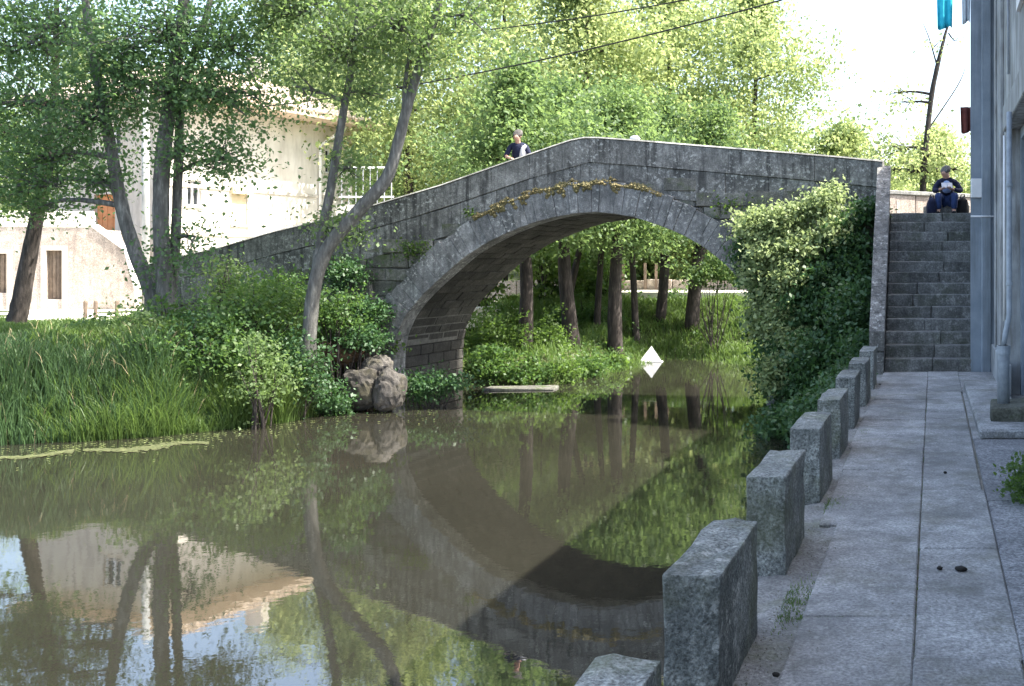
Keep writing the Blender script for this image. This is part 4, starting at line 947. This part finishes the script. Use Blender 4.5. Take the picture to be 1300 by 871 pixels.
o = blades('bright_grass', np.concatenate([scat(9000, W(352, 536)[0] - .9, W(352, 536)[0] + .35, 18.9, 20.4, -.12, .8)]), 1.0, .02, MAT['grass'], lean=.3); tag(o, 'bright tuft of long grass at the water below the forked alder', 'grass', kind='stuff')
o = blades('yard_grass', scat(16000, -19, -11, 20, 24.6, .8, 8), .2, .025, MAT['grass'], lean=.4, zmax=.5); tag(o, 'short grass at the edge of the pale yard', 'grass', kind='stuff')
fg = scat(70000, -9, 7, 24.5, 38, -.05, 9); fg = fg[(fg[:, 0] / fg[:, 1] > -.13) | (fg[:, 1] > 32) | (RNG.uniform(0, 1, len(fg)) < .35)]
o = blades('far_bank_grass', fg, .34, .035, MAT['grass'], lean=.5); tag(o, 'sunlit grass on the banks beyond the arch', 'grass', kind='stuff')
mg = []
for _ in range(1100):
    q = random.choice([4.75, 5.0, 6.9, 8.4, 10]) + random.gauss(0, .1); a = -.72 + abs(random.gauss(0, .07)); mg.append(tuple(pc(a, q, -.02)))
for _ in range(500): mg.append(tuple(pc(random.gauss(-.52, .06), 4.68 + random.gauss(0, .02), -.02)))
for _ in range(200): mg.append(tuple(pc(-.08 + random.gauss(0, .006), random.uniform(2, 13), -.025)))
o = blades('path_weeds', mg, .03, .005, MAT['grass'], lean=.8); tag(o, 'small grass tufts between the granite blocks and the slabs', 'grass', kind='stuff')
gr = []
for _ in range(900): gr.append(tuple(pc(random.uniform(-.77, -.56), random.uniform(2.5, 12) if random.random() < .6 else random.uniform(2.5, 6), -.008)))
for _ in range(260): gr.append(tuple(pc(random.uniform(-.56, .9), random.uniform(2.5, 12), .004)))
tag(tufts('grit', gr, .004, MAT['dirt'], None), 'small grit scattered on the path margin', 'grit')
fl_ = []
while len(fl_) < 420:
    t = random.random(); u = random.uniform(0, 560); v = float(np.interp(u, [0, 200, 350, 440, 560], [570, 556, 540, 520, 515])) + abs(random.gauss(0, 9)); x, Yv = W(u, v); fl_.append((x, Yv, ZW + .012))
fp = np.array(fl_); N = len(fp); an = RNG.uniform(0, 6.28, N)[:, None]; dx = np.concatenate([np.cos(an), np.sin(an), an * 0], 1) * RNG.uniform(.012, .035, (N, 1)); dy = np.concatenate([-dx[:, 1:2], dx[:, 0:1], an * 0], 1) * .55
fp[:, 2] += RNG.uniform(0, .008, N); V = np.stack([fp - dx, fp - dy, fp + dx, fp + dy], 1).reshape(-1, 3)
tag(obj('floating_leaves', (V.tolist(), [(4 * i, 4 * i + 1, 4 * i + 2, 4 * i + 3) for i in range(N)]), MAT['leaf_far']), 'loose leaves drifting on the water close to the left bank', 'leaves', kind='stuff')
MAT['dry'] = plain_mat('dry_stalk', (.22, .18, .1), (.36, .3, .18), 9)
o = blades('dry_stalks', scat(1500, -17, -7, 16.8, 21, -.1, 1.6), 1.25, .014, MAT['dry'], lean=.3, zmax=.62); tag(o, 'dry tan stalks standing among the green reeds', 'dry stalks', kind='stuff')
# weeds at the right margin
c_ = pc(.62, 6.2, .0)
e = empty('wall_weed', (2.05 , 7.0, 0), 'fresh green weed at the right edge of the path by the house wall', 'plant')
pts, cc = blob_pts(((1297 - UC) / F * 7.0, 7.0, .12), (.13, .35, .14), 36, 22, .04); leaf_mesh('foliage', pts, .035, MAT['leaf_mid'], e)
# ivy on the bridge end and stair wall
def ivy_cloud(label, name, blobs, mat, size, per=34, cs=.16, parent_loc=None):
    P_ = [blob_pts(c_, r, n, per, cs, .35)[0] for c_, r, n in blobs]
    e = empty(name, parent_loc or blobs[0][0], label, 'climbing plant')
    leaf_mesh('foliage', np.concatenate(P_), size, MAT[mat], e)
    obj('stems', join(*[branch_to(Vector(c_) + Vector((0, .3, -r[2] * .8)), Vector(c_) + Vector((0, 0, r[2] * .6)), .02, .008, 4) for c_, r, n in blobs]), MAT['bark_dark'], e)
    return e
ivy_cloud('dense dark ivy mass hanging between the arch and the stair wall', 'ivy', [
    (PP(1075, 320, 19.4), (.42, .4, .65), 110), (PP(1085, 400, 18.2), (.32, .6, .65), 110), (PP(1040, 380, 19.2), (.6, .5, .8), 150), (PP(1050, 460, 18.4), (.62, .7, .7), 150), (PP(1000, 470, 19.3), (.55, .6, .85), 140),
    (PP(985, 390, 19.8), (.45, .35, .7), 110), (PP(1095, 460, 16.8), (.28, .9, .5), 90), (PP(1072, 510, 15.6), (.3, 1.0, .5), 90), (PP(1000, 540, 18.2), (.5, .6, .3), 90), (PP(1040, 530, 16.8), (.5, .9, .5), 120), (PP(960, 330, 20.0), (.35, .25, .5), 70), (PP(1098, 270, 19.7), (.2, .3, .3), 30), (PP(1090, 360, 19), (.3, .4, .5), 60)], 'ivy', .085)
ivy_cloud('pale flowering bramble crowning the ivy with sunlight put into its pale leaf colour', 'bramble', [
    (PP(960, 290, 19.75), (.42, .28, .3), 90), (PP(1000, 278, 19.6), (.45, .3, .28), 90), (PP(1040, 262, 19.5), (.34, .28, .26), 60), (PP(1058, 245, 19.5), (.12, .15, .18), 14), (PP(985, 325, 19.4), (.45, .25, .35), 80), (PP(1020, 315, 19.3), (.4, .3, .3), 60), (PP(990, 400, 19.1), (.25, .2, .5), 40), (PP(960, 340, 19.6), (.25, .2, .4), 30), (PP(1010, 440, 18.9), (.2, .2, .3), 20), (PP(965, 400, 19.5), (.2, .2, .5), 40), (PP(985, 470, 18.9), (.2, .25, .45), 36), (PP(1000, 350, 19.1), (.35, .25, .35), 40), (PP(1055, 290, 19.2), (.2, .2, .3), 24)], 'ivy_lit', .08, 28, .13)

# rock and earth patch left of the arch
def rock(name, label, u, v, Y, rx, ry, rz_, mat, seed):
    from mathutils import noise
    bm = bmesh.new(); bmesh.ops.create_icosphere(bm, subdivisions=4, radius=1); c_ = P(u, v, Y)
    for v_ in bm.verts:
        p = v_.co.copy(); q = Vector((abs(p.x) ** .8 * (1 if p.x > 0 else -1), abs(p.y) ** .8 * (1 if p.y > 0 else -1), abs(p.z) ** .8 * (1 if p.z > 0 else -1)))
        k_ = 1 + .22 * noise.noise(p * 1.3 + Vector((seed, 0, 0))) + .12 * noise.noise(p * 4 + Vector((seed, 3, 0))) + .05 * noise.noise(p * 11 + Vector((seed, 3, 0)))
        v_.co = Vector((q.x * rx, q.y * ry, q.z * rz_)) * k_ + c_
    return tag(obj(name, bm, MAT[mat], smooth=False), label, 'rock')
rock('boulder', 'rounded boulder at the waterline with its right face in sun', 494, 496, 21.0, .3, .3, .42, 'rock', 1)
rock('boulder', 'broad grey boulder at the water left of the sunlit one', 458, 494, 21.1, .42, .3, .42, 'rock', 5)
rock('boulder', 'small boulder tucked behind the two big ones under the creeper', 478, 470, 21.4, .34, .25, .3, 'rock', 15)
rock('earth_patch', 'rusty brown bare earth overhang right of the forked alder', 428, 450, 21.5, .5, .3, .26, 'earth', 12)
# things on the water
x0, Y0 = W(615, 495); x1, _ = W(706, 495)
tag(obj('stone_ledge', bev(box(x0, x1, Y0 - .12, Y0 + .5, ZW - .15, ZW + .035, .04), .02), MAT['rubble']), 'long pale flat stone lying in the water beside the reddish trunk', 'stone')
fx, fy = W(826, 460)
fl = empty('white_float', (fx, fy, ZW), 'white triangular float mirrored as a diamond on the water under the arch', 'float')
obj('sail', ([(fx - .35, fy - .02, ZW + .03), (fx + .35, fy - .02, ZW + .03), (fx + .02, fy + .1, ZW + .5), (fx + .02, fy + .3, ZW + .03)], [(0, 1, 2), (1, 3, 2), (3, 0, 2), (0, 3, 1)]), MAT['white'], fl)
obj('base', box(fx - .36, fx + .36, fy - .04, fy + .3, ZW - .05, ZW + .02), MAT['white'], fl)
tag(obj('white_pole', tube([(fx - .85, fy, ZW + .03), (fx - .38, fy, ZW + .03)], .02, 6), MAT['white']), 'thin pale stick on the water left of the white float', 'stick')
sc_pts = []
for _ in range(2600):
    t = random.random(); u = 0 + 275 * t; v = 581 - 19 * t + 2 * math.sin(t * 13) + random.gauss(0, .7 + 1.6 * math.sin(t * 7) ** 2 * t)
    if math.sin(u * .11) + math.sin(u * .037 + 1) < -1.7: continue
    x, Yv = W(u, v); sc_pts.append((x, Yv, ZW + .004))
sp_ = np.array(sc_pts); N = len(sp_); an = RNG.uniform(0, 6.28, N); r_ = RNG.uniform(.01, .035, N)
V = []
for k_ in range(5): V.append(sp_ + np.stack([np.cos(an + k_ * 1.2566) * r_ * RNG.uniform(.7, 1.4, N), np.sin(an + k_ * 1.2566) * r_, np.zeros(N) + .002 * k_ * 0], 1))
V = np.stack(V, 1); V[:, :, 2] += RNG.uniform(0, .008, (N, 1)); V = V.reshape(-1, 3)
tag(obj('floating_scum', (V.tolist(), [tuple(range(i * 5, i * 5 + 5)) for i in range(N)]), MAT['scum']), 'streak of yellow green scum drifting off the reeds', 'scum', kind='stuff')
# far low wall and railing beyond the arch
lw = empty('far_garden_wall', P(800, 380, 40), 'low pale wall with slim posts beyond the trees under the arch', 'wall')
for u0_ in range(590, 985, 33): obj('wall_section', bev(box(P(u0_, 0, 41).x, P(u0_ + 32, 0, 41).x, 41, 41.3, .2, 1.0 + random.uniform(-.04, .04), .01), .02), MAT['old_wall'], lw)
for u0_ in range(735, 850, 14): obj('post', box(P(u0_, 0, 40.9).x - .05, P(u0_, 0, 40.9).x + .05, 40.85, 40.95, .3, 1.7), MAT['wood'], lw)
ln_ = [(-8, 37.5), (12, 37.0), (13, 40.6), (-8, 40.8)]
tag(obj('lane', ([(x, y, .62) for x, y in ln_] + [(x, y, .0) for x, y in ln_], [(0, 1, 2, 3), (0, 4, 5, 1), (1, 5, 6, 2), (2, 6, 7, 3), (3, 7, 4, 0)]), MAT['yard']), kind='structure')
# litter on the path and parapet
def lump(name, label, cat_, p, r, mat, seed):
    from mathutils import noise
    bm = bmesh.new(); bmesh.ops.create_icosphere(bm, subdivisions=2, radius=1)
    for v_ in bm.verts: v_.co = Vector((v_.co.x * r[0], v_.co.y * r[1], v_.co.z * r[2])) * (1 + .3 * noise.noise(v_.co * 2 + Vector((seed, 0, 0)))) + Vector(p)
    return tag(obj(name, bm, mat, smooth=True), label, cat_)
DK = M('dark_clod', (.02, .018, .015), .8)
def onpath(u, v): x, y = W(u, v, 0); return (x, y, .008)
lump('clod', 'larger dark clod lying on the right slabs', 'clod', onpath(1220, 724), (.032, .026, .016), DK, 1)
lump('clod', 'smaller dark clod just left of the larger one', 'clod', onpath(1193, 723), (.016, .014, .01), DK, 4)
lump('clod', 'dark clod at the foot of the big near block', 'clod', onpath(985, 859), (.014, .012, .01), DK, 7)
lump('clod', 'tiny dark clod on the slabs farther along the path', 'clod', onpath(1200, 601), (.014, .014, .01), DK, 9)
s_, z_ = bpx(803, 173); q_ = bp(s_, .12, top(s_) + .07)
lump('white_stone', 'small white stone sitting on the bridge parapet', 'stone', q_, (.11, .07, .06), MAT['white'], 3)
# overhead cables
def cable(label, a, b2, sag, Ya, Yb):
    A, B = P(*a, Ya), P(*b2, Yb); pts = [A.lerp(B, i / 24) + Vector((0, 0, -sag * 4 * (i / 24) * (1 - i / 24))) for i in range(25)]
    tag(obj('overhead_cable', tube(pts, .017, 5), MAT['black']), label, 'cable', 'overhead cables')
cable('lower overhead cable crossing in front of the bright trees', (330, 136), (1150, -46), .35, 27, 20)
cable('upper overhead cable near the top of the photo', (520, 46), (1000, -28), .2, 27, 24)

# ------------------------------------------------------------ people
def skin(name, nodes, edges, mat, parent, sub=1, root=0):
    """nodes: list of (x, y, z, r) or (x, y, z, rx, ry)"""
    me = bpy.data.meshes.new(name); me.from_pydata([n_[:3] for n_ in nodes], edges, []); me.materials.append(mat)
    o = bpy.data.objects.new(name, me); link(o, parent)
    md = o.modifiers.new('skin', 'SKIN'); md.use_smooth_shade = True
    if not me.skin_vertices: 
        bpy.context.view_layer.update()
    for i, n_ in enumerate(nodes):
        me.skin_vertices[0].data[i].radius = (n_[3], n_[4] if len(n_) > 4 else n_[3])
    me.skin_vertices[0].data[root].use_root = True
    s2 = o.modifiers.new('sub', 'SUBSURF'); s2.levels = sub; s2.render_levels = sub
    return o
def person(label, loc, rot, J, mats, extra=None, scale=1.0):
    e = empty('person', loc, label, 'person'); e.rotation_euler.z = rot; e.scale = (scale,) * 3
    n_, ed = [], []
    def add(p, r, par=None):
        n_.append((*p, *(r if hasattr(r, '__len__') else (r,)))); i = len(n_) - 1
        if par is not None: ed.append((par, i))
        return i
    pel = add(J['pelvis'], .11); ab = add(J['belly'], (.105, .085), pel); ch = add(J['chest'], (.115, .08), ab); nk = add(J['neck'], .05, ch); 
    jaw = add(J['jaw'], (.065, .07), nk); sk = add(J['skull'], (.082, .095), jaw); hd_f = Vector(J['face']); add(Vector(J['jaw']).lerp(Vector(J['skull']), .45) + hd_f * .105, .014, jaw)
    for s_ in (0, 1):
        sh = add(J['shoulder'][s_], .045, ch); el = add(J['elbow'][s_], .04, sh); wr = add(J['wrist'][s_], .026, el)
        dv = Vector(J['hand'][s_]) - Vector(J['wrist'][s_]); pm = add(Vector(J['wrist'][s_]) + dv * .5, (.03, .02), wr)
        sd_ = dv.cross(Vector((0, .3, 1))).normalized() 
        for f_ in range(4):
            a = add(Vector(J['wrist'][s_]) + dv * .8 + sd_ * (f_ - 1.5) * .018, .009, pm); b2 = add(Vector(J['wrist'][s_]) + dv * (1.15 + (.12 if f_ in (1, 2) else 0)) + sd_ * (f_ - 1.5) * .019 + Vector((0, 0, -.015)), .008, a)
        th_ = add(Vector(J['wrist'][s_]) + dv * .5 + sd_ * -.045, .01, pm); add(Vector(J['wrist'][s_]) + dv * .85 + sd_ * -.055, .008, th_)
        hp_ = add(J['hip'][s_], .085, pel); kn = add(J['knee'][s_], .058, hp_); an_ = add(J['ankle'][s_], .038, kn); add(J['toe'][s_], .035, an_)
    skin('body', n_, ed, mats['skin'], e)
    # clothing
    tn = [(*J['pelvis'], .15, .125), (*J['belly'], .15, .125), (*J['chest'], .16, .125), (*Vector(J['chest']).lerp(Vector(J['neck']), .62), .105, .085), (*Vector(J['chest']).lerp(Vector(J['neck']), .9), .062, .062)]
    te = [(0, 1), (1, 2), (2, 3), (3, 4)]
    for s_ in (0, 1):
        b0 = len(tn); tn += [(*(Vector(J['shoulder'][s_]) + Vector((0, 0, -.03))), .068), (*J['elbow'][s_], .056), (*Vector(J['elbow'][s_]).lerp(Vector(J['wrist'][s_]), mats.get('sleeve', .8)), .045)]; te += [(3, b0), (b0, b0 + 1), (b0 + 1, b0 + 2)]
    skin(mats.get('topname', 'jacket'), tn, te, mats['top'], e)
    ln = [(*(Vector(J['pelvis']) - Vector((0, 0, .01))), .155, .13)]; le = []
    for s_ in (0, 1):
        b0 = len(ln); ln += [(*J['hip'][s_], .105), (*J['knee'][s_], .078), (*Vector(J['knee'][s_]).lerp(Vector(J['ankle'][s_]), .9), .06)]; le += [(0, b0), (b0, b0 + 1), (b0 + 1, b0 + 2)]
    skin('trousers', ln, le, mats['legs'], e)
    sk_ = Vector(J['skull']); 
    skin('hair', [(*(sk_ + hd_f * .02 + Vector((0, 0, .055))), .1, .1), (*(sk_ - hd_f * .03 + Vector((0, 0, .03))), .125, .125), (*(sk_ - hd_f * .05 - Vector((0, 0, .07))), .09, .09)], [(0, 1), (1, 2)], mats['hair'], e, 2)
    sid = hd_f.cross(Vector((0, 0, 1))).normalized()
    for s_ in (-1, 1):
        c_ = sk_ + hd_f * .088 + sid * .032 * s_ + Vector((0, 0, -.025)); skin('eye', [(*c_, .009), (*(c_ + sid * .004), .009)], [(0, 1)], MAT['black'], e)
        c_ = sk_ + sid * .085 * s_ + Vector((0, 0, -.04)); skin('ear', [(*c_, .016, .01), (*(c_ - Vector((0, 0, .03))), .013, .009)], [(0, 1)], mats['skin'], e)
        skin('shoe', [(*(Vector(J['ankle'][(s_ + 1) // 2]) - Vector((0, 0, .03))), .048), (*(Vector(J['toe'][(s_ + 1) // 2]).lerp(Vector(J['ankle'][(s_ + 1) // 2]), .4)), .05, .04), (*J['toe'][(s_ + 1) // 2], .045, .032)], [(0, 1), (1, 2)], MAT['black'], e)
    return e
# seated man on the top step
JS = dict(pelvis=(0, 0, .13), belly=(0, -.05, .28), chest=(0, -.13, .43), neck=(0, -.17, .55), jaw=(-.03, -.22, .60), skull=(-.035, -.22, .68), face=(-.5, -.75, -.1),
          shoulder=[(-.17, -.14, .48), (.17, -.10, .48)], elbow=[(-.25, -.29, .27), (.29, -.2, .27)], wrist=[(-.08, -.42, .31), (.1, -.42, .31)], hand=[(-.02, -.48, .34), (.03, -.48, .34)],
          hip=[(-.11, -.03, .1), (.11, -.03, .1)], knee=[(-.15, -.40, .20), (.17, -.40, .20)], ankle=[(-.14, -.42, -.14), (.15, -.42, -.14)], toe=[(-.16, -.56, -.16), (.17, -.56, -.16)])
seat_x = (1203 - UC) / F * 20.3
pe = person('seated man in dark navy jacket and jeans reading at the head of the stairs', (seat_x, 20.32, 2.78), -.25, JS, dict(skin=MAT['skin'], top=MAT['navy'], legs=MAT['jeans'], hair=MAT['hair']))
sf = skin('shirt_front', [(0, -.15, .24, .09, .08), (0, -.215, .40, .10, .07), (0, -.22, .5, .06, .05)], [(0, 1), (1, 2)], MAT['shirt'], pe)
bk = tag(obj('book', join(hexa([(seat_x - .19, 19.86, 3.1), (seat_x - .09, 19.83, 3.1), (seat_x - .09, 19.90, 3.2), (seat_x - .19, 19.93, 3.2), (seat_x - .19, 19.86, 3.11), (seat_x - .09, 19.83, 3.11), (seat_x - .09, 19.90, 3.21), (seat_x - .19, 19.93, 3.21)]), hexa([(seat_x - .08, 19.83, 3.1), (seat_x + .02, 19.86, 3.1), (seat_x + .02, 19.93, 3.2), (seat_x - .08, 19.90, 3.2), (seat_x - .08, 19.83, 3.11), (seat_x + .02, 19.86, 3.11), (seat_x + .02, 19.93, 3.21), (seat_x - .08, 19.90, 3.21)])), MAT['cloth_grey']), 'pale open book held by the seated man', 'book')
tag(obj('stone_bench', bev(box(seat_x - .42, seat_x + .42, 20.2, 20.7, 2.5, 2.79), .015), MAT['step']), 'low stone block on which the seated man rests', 'bench')
def bag(label, x, y, z, sx, sy, sz, mat, seed):
    from mathutils import noise
    e = empty('bag', (x, y, z), label, 'bag', None); bm = bmesh.new(); bmesh.ops.create_icosphere(bm, subdivisions=3, radius=1)
    for v_ in bm.verts:
        p = v_.co; q = Vector([abs(t) ** .7 * (1 if t > 0 else -1) for t in p]); q.z = max(q.z, -.8)
        v_.co = Vector((q.x * sx * (1 - .25 * max(q.z, 0)), q.y * sy, (q.z + .8) * sz)) * (1 + .12 * noise.noise(p * 2.5 + Vector((seed, 0, 0)))) + Vector((x, y, z))
    obj('bag_body', bm, mat, e, True)
    obj('strap', tube([(x - sx * .5, y, z + sz * 1.5), (x - sx * .2, y, z + sz * 2.1), (x + sx * .3, y, z + sz * 2.1), (x + sx * .5, y, z + sz * 1.5)], .012, 6), mat, e)
bag('black bag set down at the left of the seated man', (1183 - UC) / F * 19.95, 19.98, 2.58, .1, .12, .19, MAT['navy'], 2)
bag('black rucksack leaning at the right of the seated man', (1222 - UC) / F * 20.2, 20.2, 2.58, .12, .14, .2, MAT['black'], 5)
# standing man behind the near parapet
sst, _ = bpx(642, 200); pz = deck(sst) + .03; pp_ = bp(sst, .62, 0)
JT = dict(pelvis=(0, .04, .92), belly=(0, .0, 1.08), chest=(0, -.06, 1.28), neck=(.0, -.11, 1.45), jaw=(0, -.15, 1.50), skull=(0, -.15, 1.59), face=(-.3, -.9, -.1),
          shoulder=[(-.16, -.07, 1.38), (.16, -.07, 1.38)], elbow=[(-.25, -.12, 1.13), (.27, -.12, 1.13)], wrist=[(-.1, -.32, 1.07), (.1, -.32, 1.07)], hand=[(-.03, -.42, 1.05), (.04, -.42, 1.05)],
          hip=[(-.1, .04, .88), (.1, .04, .88)], knee=[(-.11, .02, .48), (.11, .0, .48)], ankle=[(-.11, .06, .09), (.11, .06, .09)], toe=[(-.12, -.1, .04), (.12, -.1, .04)])
ps = person('man in navy and white top leaning over the bridge parapet', (pp_.x, pp_.y, pz + .03), 0, JT, dict(skin=MAT['skin'], top=MAT['navy'], legs=MAT['khaki'], hair=MAT['hair'], sleeve=.1, topname='shirt'), scale=1.03)
skin('white_side_panel', [(.09, -.04, 1.0, .10, .125), (.10, -.07, 1.2, .11, .135), (.13, -.08, 1.36, .09, .11), (.21, -.1, 1.3, .07, .08)], [(0, 1), (1, 2), (2, 3)], MAT['cloth_grey'], ps)
# ------------------------------------------------------------ render
SC.render.engine = 'CYCLES'; SC.render.resolution_x = 1024; SC.render.resolution_y = 686
SC.cycles.max_bounces = 8; SC.cycles.transparent_max_bounces = 8
